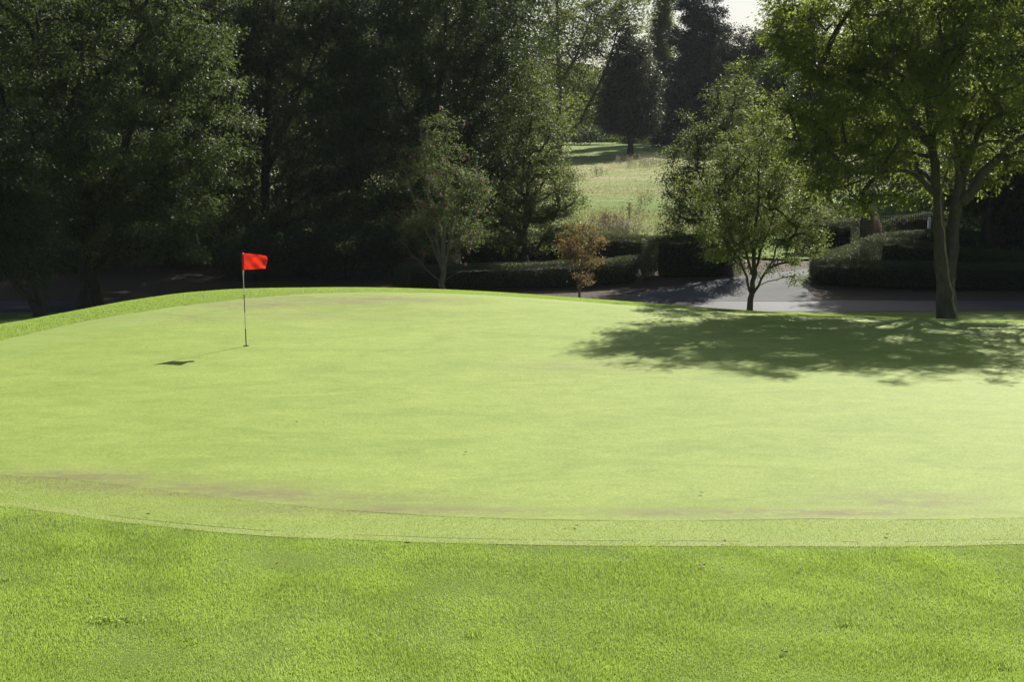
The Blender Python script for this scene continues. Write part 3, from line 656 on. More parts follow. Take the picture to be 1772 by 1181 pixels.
# the wood behind: prototypes and copies
def children(o): return [c for c in bpy.data.objects if c.parent == o]
def dup(o, px, Y, scale, rz, label, name=None, sink=0.0):
    r = o.copy(); COL.objects.link(r)
    if name: r.name = name
    x = (px - CX) / F * Y; r.location = (x, Y, hz(x, Y) - sink); r.scale = (scale[0], scale[0], scale[1]); r.rotation_euler = (0, 0, rz); r['label'] = label
    for ch in [c for c in o.children]:
        c = ch.copy(); COL.objects.link(c); c.parent = r
    return r
def wood_lobes(px, Y, top, bot, w, rng, n_=11):
    out = []
    for i in range(n_):
        f = i / (n_ - 1); y = bot + (top - bot) * f; ww = w * (.55 + .6 * math.sin(math.pi * min(1, (.15 + .8 * f)))) * rng.uniform(.8, 1.15)
        out.append(lob(px + rng.uniform(-.5, .5) * w, y, Y, ww * .62, abs(bot - top) / n_ * 1.15, ww * pxm(Y) * .7))
    return out
rw = np.random.default_rng(77)
WG = 'trees of the shaded wood'
Yc = 66.0
woodC = tree('wood_tree', 'tall dark tree standing behind the red flag', 'tree',
     [stem([(458, 490), (459, 400), (461, 300), (462, 180), (470, 60), (478, -40)], Yc, .30, .05, True), stem([(461, 300), (500, 200), (540, 110), (570, 20)], Yc, .14, .04), stem([(462, 230), (430, 140), (415, 50)], Yc, .12, .03)],
     [lob(470, 30, Yc, 95, 90, 3), lob(500, -70, Yc, 90, 60, 3), lob(450, 170, Yc, 75, 100, 3), lob(540, 120, Yc, 85, 110, 3), lob(470, 320, Yc, 90, 90, 3), lob(560, 280, Yc, 80, 100, 3), lob(470, 410, Yc, 80, 50, 2.4), lob(600, 30, Yc, 60, 90, 2.6), lob(420, 60, Yc, 60, 80, 2)],
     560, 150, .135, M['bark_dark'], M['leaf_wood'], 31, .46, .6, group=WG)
Yd = 64.5
woodD = tree('wood_tree', 'dark tree with several upright stems behind the berried tree', 'tree',
     [stem([(748, 480), (746, 400), (742, 300), (738, 200), (730, 110), (722, -30)], Yd, .30, .05, True), stem([(742, 280), (756, 180), (768, 80), (775, -20)], Yd, .16, .04), stem([(743, 300), (790, 200), (830, 110), (860, 10)], Yd, .13, .04), stem([(742, 290), (700, 190), (670, 110), (650, 30)], Yd, .12, .03)],
     [lob(760, 40, Yd, 95, 80, 3), lob(750, -60, Yd, 100, 55, 3), lob(850, 60, Yd, 70, 100, 2.8), lob(690, 130, Yd, 80, 80, 2.6), lob(800, 150, Yd, 100, 80, 3), lob(660, 240, Yd, 80, 80, 2.6), lob(740, 270, Yd, 90, 80, 3), lob(820, 270, Yd, 80, 80, 2.6), lob(700, 370, Yd, 90, 60, 2.6), lob(890, 90, Yd, 40, 90, 2), lob(800, 370, Yd, 70, 60, 2)],
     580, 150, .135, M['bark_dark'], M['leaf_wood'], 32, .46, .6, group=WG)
Yf = 78.0
woodE = tree('wood_tree', 'dark tree deep in the wood, right of the red flag', 'tree',
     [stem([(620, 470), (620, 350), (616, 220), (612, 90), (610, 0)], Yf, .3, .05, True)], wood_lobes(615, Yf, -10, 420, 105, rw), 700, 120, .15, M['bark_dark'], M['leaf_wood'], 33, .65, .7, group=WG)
for (px, Y, sc, rz, lb) in [(850, 76, (1.05, 1.5), 1.1, 'dark tree deep in the wood behind the dense upright tree'), (330, 74, (1.1, 1.5), 2.3, 'dark tree in the wood left of the red flag, behind the huge tree'), (60, 70, (1.1, 1.4), 3.9, 'dark wood tree behind the leaning forked tree at the far left'),
                            (345, 66.5, (.85, 1.25), 1.7, 'dark wood tree beneath the right branches of the huge left tree'), (190, 69, (.9, 1.25), .2, 'dark wood tree directly behind the huge left tree trunk'), (210, 84, (1.15, 1.6), 5.0, 'dark wood tree seen through the huge left tree'), (-70, 80, (1.2, 1.5), .6, 'dark wood tree cut by the left edge of the picture'), (500, 92, (1.2, 1.7), 4.2, 'rearmost dark wood tree behind the flag'), (720, 95, (1.2, 1.7), 2.9, 'rearmost dark wood tree behind the berried tree')]:
    dup(woodE, px, Y, sc, rz, lb)
# trees beyond the right hedges
Yq = 92.0
rightA = tree('wood_tree', 'shaded tree beyond the gate, behind the lower left branches of the big tree', 'tree',
     [stem([(1430, 420), (1430, 300), (1428, 180), (1425, 90)], Yq, .3, .06, True)], wood_lobes(1428, Yq, 85, 325, 80, rw), 600, 110, .16, M['bark_dark'], M['leaf_bigdark'], 34, .65, .7)
dup(rightA, 1545, 96, (1.1, 1.2), 2.0, 'shaded tree directly behind the left trunk of the big tree')
dup(rightA, 1680, 92, (1.15, 1.2), 4.0, 'shaded tree directly behind the right trunk of the big tree')
dup(rightA, 1800, 88, (1.2, 1.25), 1.0, 'shaded tree behind the branches at the right edge')
dup(rightA, 1345, 112, (1.0, .95), 5.2, 'shaded tree behind the round tree, below the open sky')
for (px, Y, sc, rz, lb) in [(1705, 69, (1.1, 1.6), 2.6, 'tall dark tree directly behind the conifer at the right'), (1785, 67, (1.2, 1.8), 3.1, 'tall dark tree behind the tiered hedges at the right edge'), (1880, 66, (1.25, 1.8), .4, 'tall dark tree beyond the right edge behind the hedges'), (1970, 64, (1.25, 1.7), 1.4, 'tall dark tree outside the right edge beyond the hedges'), (2070, 61, (1.25, 1.6), 2.2, 'tall dark tree far outside the right edge')]:
    dup(rightA, px, Y, sc, rz, lb)
for (px, Y, sc, rz, lb) in [(1750, 110, (1.2, 1.3), 5.3, 'rear shaded tree at the right behind the big tree')]:
    dup(rightA, px, Y, sc, rz, lb)
Yk = 66.5
tree('spruce_tree', 'dark drooping conifer behind the tiered hedges at the right edge', 'tree',
     [stem([(1712, 470), (1712, 400), (1712, 300), (1712, 200), (1713, 100)], Yk, .22, .04, True)],
     [lob(1712, 290, Yk, 60, 40, 2), lob(1760, 370, Yk, 48, 60, 1.6), lob(1712, 210, Yk, 55, 60, 2), lob(1800, 330, Yk, 60, 80, 2), lob(1790, 430, Yk, 60, 40, 2), lob(1713, 130, Yk, 40, 50, 1.5), lob(1670, 390, Yk, 26, 24, 1)],
     420, 120, .13, M['bark_dark'], M['leaf_conifer'], 35, .62, .5, hang=.14, aspect=.25)
# far trees on the rise
Yz = 150.0
tree('poplar_tree', 'airy light green tree with a slanting fork at the top of the meadow', 'tree',
     [stem([(966, 262), (967, 200), (966, 120), (965, 40), (964, -30)], Yz, .42, .08, True), stem([(1000, 215, -1), (1030, 160), (1058, 90), (1075, 20)], Yz, .2, .06), stem([(968, 240), (985, 228), (1000, 215, -1)], Yz, .22, .2), stem([(967, 150), (1000, 90), (1025, 20)], Yz, .2, .05)],
     [lob(1000, 40, Yz, 75, 60, 5), lob(1050, 60, Yz, 50, 55, 4), lob(955, 80, Yz, 40, 70, 4), lob(1040, 140, Yz, 45, 40, 3), lob(990, 130, Yz, 45, 30, 3), lob(1020, 200, Yz, 38, 28, 3), lob(1060, 10, Yz, 40, 50, 3), lob(1092, 25, Yz, 32, 55, 3), lob(1110, -10, Yz, 25, 30, 2.5), lob(960, -10, Yz, 60, 40, 4), lob(960, 180, Yz, 30, 40, 3), lob(1005, 215, Yz, 28, 20, 2)],
     420, 55, .26, M['bark_dark'], M['leaf_far'], 41, .95, 1.0, aspect=.6, min_r=.02)
Yt = 149.0
tree('maple_tree', 'dark conical tree with a bare trunk standing at the top of the meadow', 'tree',
     [stem([(1091, 266), (1091, 230), (1092, 160), (1094, 80)], Yt, .32, .06, True)],
     [lob(1094, 90, Yt, 28, 35, 2), lob(1092, 140, Yt, 42, 40, 3), lob(1088, 190, Yt, 48, 35, 3.2), lob(1100, 215, Yt, 38, 20, 3), lob(1065, 205, Yt, 20, 20, 2)],
     480, 130, .24, M['bark_dark'], M['leaf_purple'], 42, .6, .9, aspect=.6, min_r=.015)
tree('lombardy_poplar', 'slim columnar poplar between the airy tree and the broad conifer', 'tree',
     [stem([(1148, 262), (1148, 150), (1150, 40), (1150, -20)], 175, .3, .06, True)],
     [lob(1147, 0, 175, 13, 70, 1.2), lob(1144, 90, 175, 17, 60, 1.6), lob(1144, 160, 175, 14, 60, 1.4)], 260, 120, .24, M['bark_dark'], M['leaf_far'], 43, .8, .9, aspect=.6, min_r=.015, rise=2.5)
Yv = 166.0
tree('conifer_tree', 'broad dark bluish conifer towering at the top of the meadow', 'tree',
     [stem([(1198, 270), (1198, 150), (1200, 40), (1202, -60)], Yv, .45, .08, True)],
     [lob(1204, -10, Yv, 36, 45, 2.5), lob(1206, 60, Yv, 48, 50, 3), lob(1198, 130, Yv, 60, 55, 3.6), lob(1190, 200, Yv, 66, 50, 4), lob(1225, 70, Yv, 34, 60, 2.5), lob(1160, 215, Yv, 34, 40, 3), lob(1236, 190, Yv, 40, 60, 3)],
     700, 180, .26, M['bark_dark'], M['leaf_conifer'], 44, .62, .9, hang=.1, aspect=.45, min_r=.015)
tree('copper_tree', 'rounded dull purplish tree under the patch of open sky', 'tree',
     [stem([(1290, 250), (1290, 170), (1292, 80)], 160, .3, .06, True)],
     [lob(1288, 95, 160, 40, 45, 3), lob(1310, 140, 160, 40, 50, 3), lob(1268, 150, 160, 34, 50, 3), lob(1330, 90, 160, 34, 35, 2.5)], 380, 130, .22, M['bark_dark'], M['leaf_purple'], 45, .65, .9, aspect=.6, min_r=.015)
# distant belt behind the meadow
farT = tree('distant_tree', 'distant pale tree seen through the airy poplar', 'tree',
     [stem([(1000, 250), (1000, 190), (1000, 130)], 205, .4, .08, True)],
     [lob(1000, 150, 205, 60, 35, 5), lob(1000, 200, 205, 75, 40, 6), lob(970, 210, 205, 40, 35, 5)], 400, 110, .36, M['bark_dark'], M['leaf_far'], 46, 1.4, 1.2, aspect=.6, min_r=.02)
for (px, Y, sc, rz, lb) in [(1105, 210, (1, .8), 1.0, 'distant pale tree behind the dark conical tree'), (1240, 215, (1.2, 1.2), 2.0, 'distant pale tree behind the broad conifer'), (900, 200, (1.2, 1.2), 3.0, 'distant pale tree behind the dense upright tree'), (1380, 200, (1.4, 1.3), 4.0, 'distant pale tree beyond the round tree'),
                            (1520, 190, (1.4, 1.3), 5.0, 'distant pale tree behind the gate'), (1660, 180, (1.4, 1.3), 5.5, 'distant pale tree glimpsed behind the big trunks'), (780, 190, (1.3, 1.3), .4, 'distant pale tree behind the shaded wood, right part'), (1330, 230, (1.4, .9), .2, 'distant pale tree below the patch of open sky'), (1440, 215, (1.4, 1.3), 2.5, 'distant pale tree left of the big tree crown'), (1060, 225, (1.3, 1.0), 3.5, 'distant pale tree between the airy poplar and the dark conical tree'), (640, 180, (1.3, 1.3), 1.9, 'distant pale tree behind the shaded wood, middle part')]:
    dup(farT, px, Y, sc, rz, lb)

# ------------------------------------------------------------------ shrubs and tall weeds
def shrub(name, label, cat, px, Y, w, hgt, mat, seed, ncl=40, nl=70, leaf=.08, group=None, stems=5, aspect=.5, cr=None):
    rng = np.random.default_rng(seed); x = (px - CX) / F * Y; z = hz(x, Y); st = []
    for i in range(stems):
        a = rng.uniform(0, 6.28); e = np.array((x + math.cos(a) * w * .25, Y + math.sin(a) * w * .25, z + hgt * .7)); b = np.array((x, Y, z)) if i == 0 else np.array((x + math.cos(a) * .08, Y + math.sin(a) * .08, z))
        st.append(([b, (b + e) / 2 + rng.normal(size=3) * .05, e], .03, .01))
    lobes = [(x + rng.uniform(-.3, .3) * w, Y + rng.uniform(-.2, .2) * w, z + hgt * rng.uniform(.3, .7), w * .32, w * .3, hgt * .32) for _ in range(5)]
    return tree(name, label, cat, st, lobes, ncl, nl, leaf, M['bark_dark'], mat, seed, cr or w * .16, .25, group=group, flare=1.0, min_r=.005, aspect=aspect)
SG = 'shrubs along the foot of the wood'
for i, (px, Y, w, hh, lb) in enumerate([(445, 61, 3.4, 2.0, 'low dark shrub directly behind the red flag'), (520, 62, 3.6, 2.3, 'dark shrub at the wood edge, just right of the flag'), (600, 61.5, 3.4, 2.2, 'dark shrub at the wood edge midway between flag and berried tree'), (680, 62.5, 3.6, 2.6, 'dark shrub at the wood edge left of the berried tree'), (748, 64, 3.0, 2.4, 'dark shrub behind the stems of the berried tree'),
                                        (330, 66, 3.4, 2.0, 'dark shrub beneath the right branches of the huge tree'), (110, 64, 3.6, 1.9, 'dark shrub left of the huge tree trunk'), (560, 69, 4.5, 4.5, 'tall dark shrub inside the wood behind the flag'), (420, 71, 4.2, 4.0, 'tall dark shrub inside the wood left of the flag'), (690, 70, 4.5, 4.6, 'tall dark shrub inside the wood behind the berried tree'), (810, 71, 4.0, 4.2, 'tall dark shrub in the wood beside the dense upright tree'), (20, 68, 4.5, 3.6, 'tall dark shrub behind the leaning forked tree')]):
    shrub('shrub', lb, 'shrub', px, Y, w, hh, M['leaf_wood'], 100 + i, 95, 80, .1, SG)
for i, (px, Y, w, hh, lb) in enumerate([(275, 88, 4.5, 2.6, 'sunlit bush glimpsed beneath the huge tree'), (395, 90, 4.5, 3.6, 'sunlit bush glimpsed beside the flag through the wood'), (1590, 80, 4.6, 3.6, 'sunlit pale bush left of the big double trunk'), (1760, 96, 6, 4, 'sunlit bush glimpsed at the right edge'), (1425, 78, 3.5, 2.4, 'sunlit bush beyond the driveway bend')]):
    shrub('bush', lb, 'bush', px, Y, w, hh, M['leaf_shrub'], 130 + i, 80, 80, .11)
shrub('shrub', 'dark shrub at the far left edge of the meadow top', 'shrub', 1015, 172, 6.5, 2.2, M['leaf_wood'], 140, 60, 70, .2)
shrub('shrub', 'grey-green shrub behind the bare trunk at the meadow top', 'shrub', 1085, 176, 4, 1.6, M['leaf_far'], 141, 50, 70, .2)
shrub('shrub', 'pale shrub right of the bare trunk at the meadow top', 'shrub', 1128, 176, 5, 1.3, M['leaf_far'], 142, 50, 70, .2)
def weed(label, px, Y, hgt, w, n_, mat, seed, name='weed', cat='weed', group=None, blade=.03):
    rng = np.random.default_rng(seed); x = (px - CX) / F * Y; base = np.array((x, Y, hz(x, Y) + .03)); root = empty(name, base, label, cat, group); mb = MB(); cl = []
    for _ in range(n_):
        o = rng.normal(size=2) * w * .35; hh = hgt * rng.uniform(.6, 1.05); e = np.array((o[0] * 1.4, o[1] * 1.4, hh))
        mb.tube(np.array([(o[0], o[1], -.05), e * (.9, .9, .5), e]), [.012, .009, .005], 3)
        for t in np.linspace(.3, 1, 6): cl.append(e * (1, 1, t))
    mb.build('stalk', M['bark_pale'], root)
    V, q = leaves_mesh(rng, np.array(cl), .12, 7, blade * 3, .9, .1, .4)
    mesh_np('leaves', V, q, mat, root, tint=rng.beta(2, 2, len(q)))
    return root
M['weed_brown'] = leafmat('weed_brown', (.1, .05, .03), (.16, .09, .055), (.25, .17, .1), (.25, .14, .07), .3)
M['weed_pale'] = leafmat('weed_pale', (.14, .14, .08), (.24, .23, .15), (.36, .34, .25), (.35, .34, .2), .35)
weed('clump of reddish brown dock stalks in the meadow behind the sapling', 1058, 73, .95, 1.4, 34, M['weed_brown'], 1)
weed('pale grey seeding weed clump above the rear left hedge', 1082, 72, .8, 1.4, 40, M['weed_pale'], 2)
weed('thin brown dock stalk standing alone on the green part of the meadow', 1091, 80, 1.2, .5, 10, M['weed_brown'], 3)
weed('tall green weed standing alone halfway up the meadow', 101058, 95, 1.9, .5, 12, M['leaf_shrub'], 4)
weed('short dark weed left of centre on the dry meadow', 1036, 118, 1.2, .8, 10, M['leaf_beech'], 5)
weed('small dark thistle on the right of the meadow', 1116, 92, 1.0, .7, 9, M['leaf_beech'], 6)
for i, px in enumerate((1092, 1108, 1122, 1136)):
    weed('tall seeding stalks near the top of the meadow below the bare trunk', px, 131 + i, 1.2, 2.4, 16, M['weed_pale'], 10 + i, group='stalk clumps near the meadow top')

# ------------------------------------------------------------------ hedges
def hedge(name, label, path, width, height, seed, dens=2400, leaf=.042, core_in=.2, group=None, mat='leaf_hedge', topfn=None):
    """clipped hedge swept along a ground path [(x, y)], height a number or list along it"""
    rng = np.random.default_rng(seed); p = np.array(path, float)
    s = spline(np.column_stack([p, np.zeros(len(p))]), .25)[:, :2]; T = np.concatenate([[0], np.cumsum(np.hypot(*np.diff(s, axis=0).T))]); Ltot = T[-1]
    hs = np.interp(T, np.linspace(0, Ltot, len(np.atleast_1d(height)) if np.ndim(height) else 2), height if np.ndim(height) else [height, height])
    tg = np.gradient(s, axis=0); tg /= np.linalg.norm(tg, axis=1)[:, None] + 1e-9; nr = np.column_stack([tg[:, 1], -tg[:, 0]])
    zb = h(s[:, 0], s[:, 1]); base = np.array((s[len(s) // 2][0], s[len(s) // 2][1], zb[len(s) // 2])); hw = width / 2
    def prof(u, H, w):
        """u in 0..1 round the cross-section: front bottom, front, top, back"""
        per = 2 * H + 2 * w; d = u * per; x = np.where(d < H, -w, np.where(d < H + 2 * w, d - H - w, w)); z = np.where(d < H, d, np.where(d < H + 2 * w, H, per - d))
        k = np.clip((np.abs(x) / w), 0, 1) ** 6 * np.clip(z / H, 0, 1) ** 10; return x * (1 - .06 * (z / H) ** 3 - .05 * k), z - .09 * k
    area = Ltot * (2 * hs.mean() + width); n_ = int(area * dens)
    u = rng.random(n_); t = rng.random(n_) * Ltot
    cx_ = np.interp(t, T, s[:, 0]); cy_ = np.interp(t, T, s[:, 1]); nx = np.interp(t, T, nr[:, 0]); ny = np.interp(t, T, nr[:, 1]); H = np.interp(t, T, hs)
    bump = .015 * np.sin(t * 1.9 + seed) + .012 * np.sin(t * 4.7 + 2 * seed)
    endr = np.clip(np.minimum(t, Ltot - t) / (hw * .8), 0, 1) ** .5
    a_, z_ = prof(u, H + bump, hw * (.35 + .65 * endr)); inw = 1 - np.abs(rng.normal(0, .10, n_)) + (rng.random(n_) < .05) * .06
    a_ = a_ * inw; z_ = z_ * (1 - np.abs(rng.normal(0, .05, n_))) + .03
    c = np.column_stack([cx_ + nx * a_, cy_ + ny * a_, h(cx_, cy_) + z_])
    ends = int(2 * width * hs.mean() * dens)
    te = np.where(rng.random(ends) < .5, 0.0, Ltot); ea = rng.uniform(-hw, hw, ends); sg = np.where(te == 0, -1, 1); out = np.sqrt(np.clip(1 - (ea / hw) ** 2, 0, 1)) * hw * .35 * np.clip(1 - np.abs(rng.normal(0, .3, ends)), 0, 1)
    ix = np.where(te == 0, 0, len(s) - 1); He = hs[ix]; ze = rng.random(ends) * He
    c2 = np.column_stack([s[ix, 0] + nr[ix, 0] * ea + tg[ix, 0] * sg * out, s[ix, 1] + nr[ix, 1] * ea + tg[ix, 1] * sg * out, zb[ix] + ze])
    V, q = leaves_mesh(rng, np.vstack([c, c2]), .05, 1, leaf, 1.0, .0, .6, .55)
    tint = np.clip(rng.beta(2, 3, len(q)) + .1 * np.sin(np.concatenate([t, te]) * 2.3), 0, 1)
    # woody inside: stems and a dense dark heart
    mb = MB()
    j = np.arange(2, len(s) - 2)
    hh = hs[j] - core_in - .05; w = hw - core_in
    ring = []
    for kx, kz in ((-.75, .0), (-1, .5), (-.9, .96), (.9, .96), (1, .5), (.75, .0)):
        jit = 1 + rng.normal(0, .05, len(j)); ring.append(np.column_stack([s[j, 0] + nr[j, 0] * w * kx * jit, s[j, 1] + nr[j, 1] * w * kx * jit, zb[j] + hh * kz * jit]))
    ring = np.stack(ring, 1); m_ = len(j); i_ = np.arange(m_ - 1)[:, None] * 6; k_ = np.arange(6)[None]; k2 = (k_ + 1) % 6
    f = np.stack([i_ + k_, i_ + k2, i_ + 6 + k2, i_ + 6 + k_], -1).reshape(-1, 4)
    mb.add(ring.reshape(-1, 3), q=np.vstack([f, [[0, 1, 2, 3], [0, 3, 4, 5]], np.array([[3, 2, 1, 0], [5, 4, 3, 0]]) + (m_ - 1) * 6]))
    for tt_ in np.arange(.15, Ltot, .32):
        x = np.interp(tt_, T, s[:, 0]) + rng.normal() * .06; y = np.interp(tt_, T, s[:, 1]) + rng.normal() * .06; z = hz(x, y); H_ = float(np.interp(tt_, T, hs))
        for _ in range(3):
            e = np.array((x + rng.normal() * .2, y + rng.normal() * .2, z + H_ * .8)); mb.tube(np.array([(x, y, z - .05), (np.array((x, y, z)) + e) / 2 + rng.normal(size=3) * .04, e]), [.02, .014, .006], 3)
    root = empty(name, base, label, 'hedge', group)
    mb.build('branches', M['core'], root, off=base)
    mesh_np('foliage', V - base, q, M[mat], root, tint=tint)
    return root
def XY(px, Y): return ((px - CX) / F * Y, Y)
hedge('hedge', 'low front hedge left of the driveway behind the sapling', [XY(690, 57.6), XY(800, 57.6), XY(950, 57.6), XY(1060, 58.2), XY(1108, 59)], 1.1, [.9, .92, .95, .98, 1.0], 1)
hedge('hedge', 'rear hedge at the foot of the meadow, left of the driveway', [XY(780, 65), XY(900, 65.5), XY(1040, 66), XY(1130, 66.5), XY(1235, 67)], 1.3, [1.15, 1.2, 1.25, 1.3, 1.4], 2)
hedge('hedge', 'tall boxy hedge block beside the driveway mouth', [XY(1125, 60.2), XY(1185, 60.4), XY(1262, 61.2)], 1.7, [1.6, 1.7, 1.7], 3)
hedge('hedge', 'long low front hedge right of the driveway, behind the big trunk', [XY(1424, 59.3), XY(1436, 57.9), XY(1480, 57.6), XY(1600, 57.6), XY(1700, 57.6), XY(1830, 57.4)], 1.2, [1.0, 1.02, 1.02, 1.0, 1.0, 1.0], 4)
hedge('hedge', 'hedge arm with sunlit top running back from the front right hedge', [XY(1428, 59.6), XY(1452, 62.2), XY(1500, 65.4)], 1.1, [.95, 1.0, 1.05], 5)
hedge('hedge', 'second tier of the right hedges with a raised rounded left end', [XY(1503, 62.2), XY(1530, 61.8), XY(1580, 61.5), XY(1680, 61.3), XY(1830, 61.2)], 1.3, [1.55, 1.5, 1.15, 1.0, .95], 6)
hedge('hedge', 'third tier of the right hedges below the iron gate', [XY(1512, 66), XY(1560, 66.3), XY(1625, 66.6), XY(1700, 67)], 1.2, [1.25, 1.35, 1.4, 1.2], 7)
hedge('hedge', 'tall dark hedge left of the brick pier', [XY(1385, 72), XY(1430, 72), XY(1487, 72)], 1.4, [1.85, 1.9, 1.95], 8)
hedge('hedge', 'dark hedge behind the iron gate railings', [XY(1535, 74), XY(1580, 74), XY(1640, 74)], 1.4, [1.7, 1.9, 1.9], 9)

# ------------------------------------------------------------------ gate pier, railings, post
Yg = 70.5; gp = XY(1500, Yg); gz = hz(*gp) - .1
pier = empty('gate_pier', (gp[0], gp[1], gz), 'brick gate pier with a sloping wing wall, partly hidden by leaves', 'gate pier')
mb = MB(); mb.box((0, 0, 1.6), (.52, .52, 3.2), .5); mb.build('shaft', M['brick'], pier)
mb = MB(); mb.box((0, 0, 3.25), (.64, .64, .10), .5); mb.box((0, 0, 3.36), (.58, .58, .12), .5, taper=.3); mb.build('coping', plain('pier_stone', (.3, .28, .24), .8), pier)
mb = MB()
for i in range(6):
    mb.box((.345 + i * .0665, .165 + i * .0363, (2.55 - i * .2) / 2), (.0755, .23, 2.55 - i * .2), .5)
mb.build('wing_wall', M['brick'], pier)
rng = np.random.default_rng(61); ic = np.column_stack([rng.normal(0, .3, 60), rng.normal(0, .3, 60), 3.2 + rng.normal(0, .38, 60)])
V, qd = leaves_mesh(rng, ic, .2, 26, .08, .9, .4, .8, .6); mesh_np('ivy', V, qd, M['leaf_hedge'], pier, tint=rng.beta(2, 2, len(qd)))
ga = np.array((*XY(1518, 71.5), 0)); gb = np.array((*XY(1618, 72.5), 0)); ga[2] = hz(ga[0], ga[1]); gb[2] = hz(gb[0], gb[1])
rail = empty('iron_gate', (*((ga + gb) / 2)[:2], (ga[2] + gb[2]) / 2), 'dark iron railing gate right of the brick pier', 'gate')
off = (ga + gb) / 2; mbb = MB(); mbr = MB(); n_ = 26
for i in range(n_):
    q = ga + (gb - ga) * i / (n_ - 1); mbb.tube(np.array([q + (0, 0, .05), q + (0, 0, 2.05), q + (0, 0, 2.2)]), [.011, .011, .003], 5)
for zz in (.2, 1.1, 1.95):
    mbr.tube(np.array([ga + (0, .02, zz), (ga + gb) / 2 + (0, .02, zz), gb + (0, .02, zz)]), .014, 4)
mbb.build('bars', M['iron'], rail, off=off); mbr.build('rails', M['iron'], rail, off=off)
wp = XY(1606, 69.5); wz = hz(*wp)
post = empty('marker_post', (wp[0], wp[1], wz), 'short white post standing behind the third tier hedge', 'post')
mb = MB(); mb.box((0, 0, .85), (.12, .12, 1.8)); mb.box((0, 0, 1.78), (.14, .14, .06), taper=.4); mb.build('shaft', M['white_post'], post)

# dead branch leaning on the big trunk
pts = [at(1655, 560, 42.35), at(1650, 520, 42.4), at(1642, 480, 42.45), at(1637, 440, 42.5), at(1634, 400, 42.5), at(1628, 350, 42.55), at(1632, 310, 42.6), at(1645, 270, 42.65)]
pts[0][2] = hz(pts[0][0], pts[0][1]); mb = MB(); s = spline(pts, .2); s[1:-1] += np.random.default_rng(3).normal(size=(len(s) - 2, 3)) * .012
mb.tube(s, np.linspace(.035, .014, len(s)), 7, 0, .08, np.random.default_rng(4)); mb.tube(np.array([s[5], s[5] + (.12, -.1, .2), s[5] + (.16, -.15, .3)]), [.012, .009, .004], 4)
o = mb.build('dead_branch', M['deadwood'], smooth=True, off=pts[0]); o.location = tuple(pts[0]); tag(o, 'long thin dead branch leaning against the big double trunk', 'branch')

# ------------------------------------------------------------------ flagstick
fp = ray(426, 600); fz = hz(*fp) + .0105
fs = empty('golf_flagstick', (fp[0], fp[1], fz), 'red flag on a black and white banded pole standing in the hole', 'golf flag')
topw = at(419.5, 438, fp[1] - .05); top = topw - np.array((fp[0], fp[1], fz)); PL = np.linalg.norm(top); ax = top / PL
mb = MB(); fr = [0, .185, .36, .555, .83, 1.0]
for i in range(5):
    a, b = ax * PL * fr[i], ax * PL * fr[i + 1]
    mb.tube(np.array([a, (a + b) / 2, b]), .0125 - .0012 * i, 10, m=(1 if i in (0, 2) else 0), cap=(i == 4))
mb.build('pole', [M['pole_white'], M['pole_black']], fs, True)
mb = MB()
for k_, r_ in ((.795, .020), (.77, .017)): mb.tube(np.array([ax * PL * k_, ax * PL * (k_ + .007), ax * PL * (k_ + .014)]), r_, 8)
mb.build('clip', plain('clip_metal', (.5, .48, .42), .4, .4), fs, True)
nu, nv = 40, 26; FWd, FH = .535, .385; V = []
for j in range(nv):
    for i in range(nu):
        u = i / (nu - 1); v = j / (nv - 1)
        x = u * FWd; z = -v * FH
        y = .06 * math.sin(u * 6.5 + v * 3.4) * u ** .6 + .042 * math.sin(u * 11 - v * 7) * u + .02 * math.sin(v * 9 + u * 5) * (u + .15)
        z += -.018 * math.sin(u * 3.0) * (1 - v) + .028 * u * v - .02 * u * (1 - v) * u
        if v < .3: y += -.10 * (1 - v / .3) ** 2 * max(0, u - .45) * 1.5; z -= .09 * (1 - v / .3) ** 2 * max(0, u - .5) ** 1.5
        x -= .045 * max(0, v - .55) * u
        V.append(ax * (PL + z) + np.array((x + .012, y, 0)))
flag = mesh_np('flag', np.array(V), grid_faces(nu, nv), M['flag'], fs, smooth=True)
mb = MB(); mb.tube(np.array([ax * (PL - FH - .006), ax * (PL - FH / 2), ax * (PL + .006)]), [.024, .026, .024], 10); sl = mb.build('sleeve', M['sleeve'], flag, True)
# the hole: soil lip, flat disc with the depth's shade put into its colour
cup = MB(); th = np.linspace(0, 2 * math.pi, 33)[:-1]
rg = lambda r, z: np.column_stack([r * np.cos(th), r * np.sin(th), np.full(32, z)])
Vc = np.vstack([rg(.064, -.012), rg(.064, .008), rg(.056, .008), rg(.054, -.0035)]); qf = []
for a in range(3):
    for k_ in range(32): qf.append([a * 32 + k_, a * 32 + (k_ + 1) % 32, (a + 1) * 32 + (k_ + 1) % 32, (a + 1) * 32 + k_])
cup.add(Vc, q=qf); cup.add(np.vstack([rg(.0545, -.0032), [[0, 0, -.0032]]]), t=[[k_, (k_ + 1) % 32, 32] for k_ in range(32)])
o = cup.build('golf_hole', M['soil_shade']); o.location = (fp[0], fp[1], fz); tag(o, 'small dark round golf hole at the foot of the flag pole', 'golf hole')

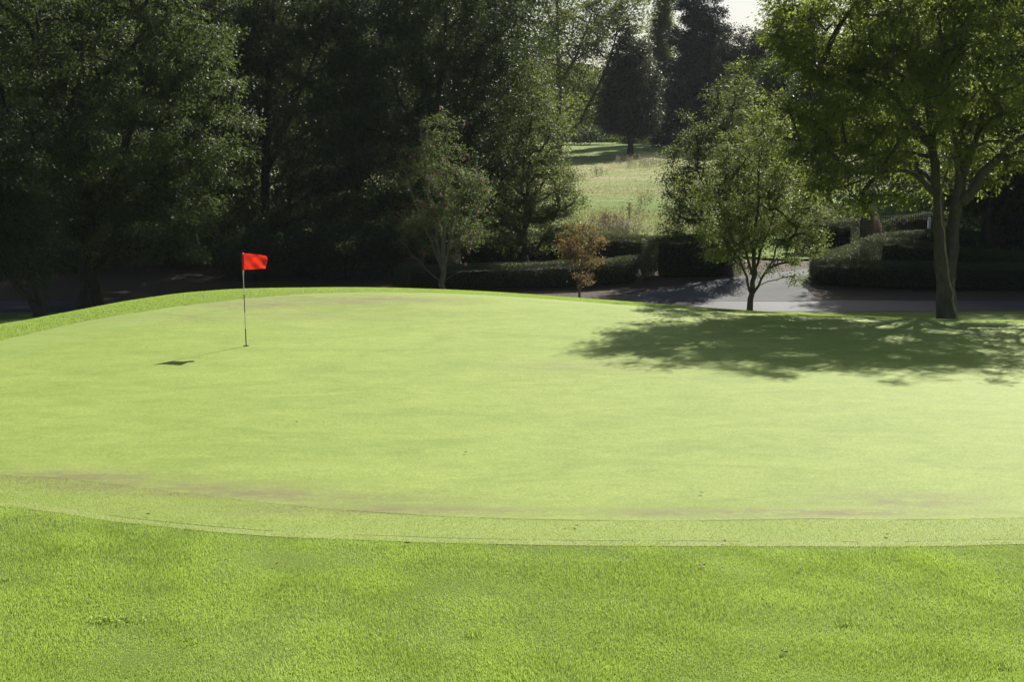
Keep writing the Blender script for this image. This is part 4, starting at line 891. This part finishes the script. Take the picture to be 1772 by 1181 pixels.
# ------------------------------------------------------------------ little things on the turf
def leaf_thing(px, py, size, mat, label, group, seed):
    rng = np.random.default_rng(seed); q = ray(px, py, 9, 47); z = hz(*q) + .035
    nu = 7; V = []
    for i in range(nu):
        u = i / (nu - 1); w = math.sin(math.pi * min(1, u * .92 + .06)) * .36 * size
        for sgn in (-1, 0, 1): V.append(((u - .5) * size, sgn * w, .16 * size * abs(sgn) + .2 * size * (u - .4) ** 2))
    f = []
    for i in range(nu - 1):
        for k_ in (0, 1): f.append([i * 3 + k_, i * 3 + k_ + 1, i * 3 + k_ + 4, i * 3 + k_ + 3])
    o = mesh_np('fallen_leaf', np.array(V), np.array(f), mat); o.location = (q[0], q[1], z); o.rotation_euler = (rng.uniform(-.3, .3), rng.uniform(-.3, .3), rng.uniform(0, 6.28))
    return tag(o, label, 'leaf', group)
dead = plain('dead_leaf', (.12, .06, .03), .7, 0, .3, 60)
for i, (px, py, sz) in enumerate([(1215, 985, .07), (306 / 2.945 + 600, 947, .06), (1535, 932, .06), (1253, 943, .05), (478, 984, .05), (390, 978, .05), (256, 897, .05), (1357, 1138, .07), (1384, 993, .06), (1072, 980, .06), (806, 788, .05), (513, 735, .05), (1214, 858, .05), (998, 917, .05)]):
    leaf_thing(px, py, sz, dead, 'small brown fallen leaf lying on the grass', 'fallen leaves on the grass', 200 + i)
q = ray(195, 1078, 9, 30); wr = empty('broadleaf_weed', (q[0], q[1], hz(*q)), 'flat dark leafy weed patch in the near rough grass', 'weed')
rng = np.random.default_rng(9); cl = np.column_stack([rng.normal(0, .12, 26), rng.normal(0, .08, 26), np.full(26, .018)])
V, qd = leaves_mesh(rng, cl, .04, 5, .045, .2, 0, .5, 1.2); mesh_np('leaves', V, qd, M['blade'], wr, tint=rng.beta(2, 4, len(qd)) * .5)

def tuft(px, py, label, nb, spread, seed):
    q = ray(px, py, 9, 30); r = np.random.default_rng(seed); b = np.array((q[0], q[1], hz(*q))); V = []; F = []
    for i in range(nb):
        o = r.normal(size=2) * spread * np.array((1, .7)); a = r.uniform(0, 6.28); L_ = r.uniform(.05, .10); w = np.array((math.cos(a + 1.5), math.sin(a + 1.5), 0)) * .003; p0 = np.array((o[0], o[1], 0)); d = np.array((math.cos(a) * .55, math.sin(a) * .55, .8))
        V += [p0 - w, p0 + w, p0 + d * L_ * .6 + w, p0 + d * L_ * .6 - w, p0 + d * L_ * (1, 1, .85)]; F.append(i * 5)
    F = np.array(F)[:, None]; t_ = r.beta(2, 4, nb) * .6
    o = mesh_np('grass_tuft', np.array(V), [F + np.array([[0, 1, 2, 3]]), F + np.array([[3, 2, 4]])], M['blade'], tint=np.concatenate([t_, t_]) * .3); o.location = tuple(b)
    return tag(o, label, 'grass tuft', 'coarse tufts in the rough')
for i, (px, py, nb, sp, lb) in enumerate([(1462, 1086, 60, .05, 'coarse dark grass tuft in the near rough, lower right'), (1735, 1160, 70, .05, 'coarse dark grass tuft at the bottom right corner'), (15, 1008, 50, .05, 'coarse grass tuft at the left edge of the near rough'), (820, 1105, 45, .06, 'coarse grass tuft in the middle of the near rough'), (1185, 1000, 40, .05, 'coarse grass tuft just in front of the fringe'), (330, 1115, 45, .07, 'coarse grass tuft right of the flat leafy weed')]):
    tuft(px, py, lb, nb, sp, 300 + i)

# ------------------------------------------------------------------ light summer haze
m = bpy.data.materials.new('haze_air'); m.use_nodes = True; nt = m.node_tree; nt.nodes.remove(nt.nodes['Principled BSDF'])
pv = nt.nodes.new('ShaderNodeVolumePrincipled'); pv.inputs['Color'].default_value = (.86, .92, 1.0, 1); pv.inputs['Density'].default_value = .0001; pv.inputs['Anisotropy'].default_value = .2
nt.links.new(pv.outputs[0], nt.nodes['Material Output'].inputs['Volume'])
mb = MB(); zb0 = float(GZ.min()) - 1.0; mb.box((0, 720, (zb0 + 60) / 2), (1830, 1590, 60 - zb0)); o = mb.build('haze', m); tag(o, kind='stuff')
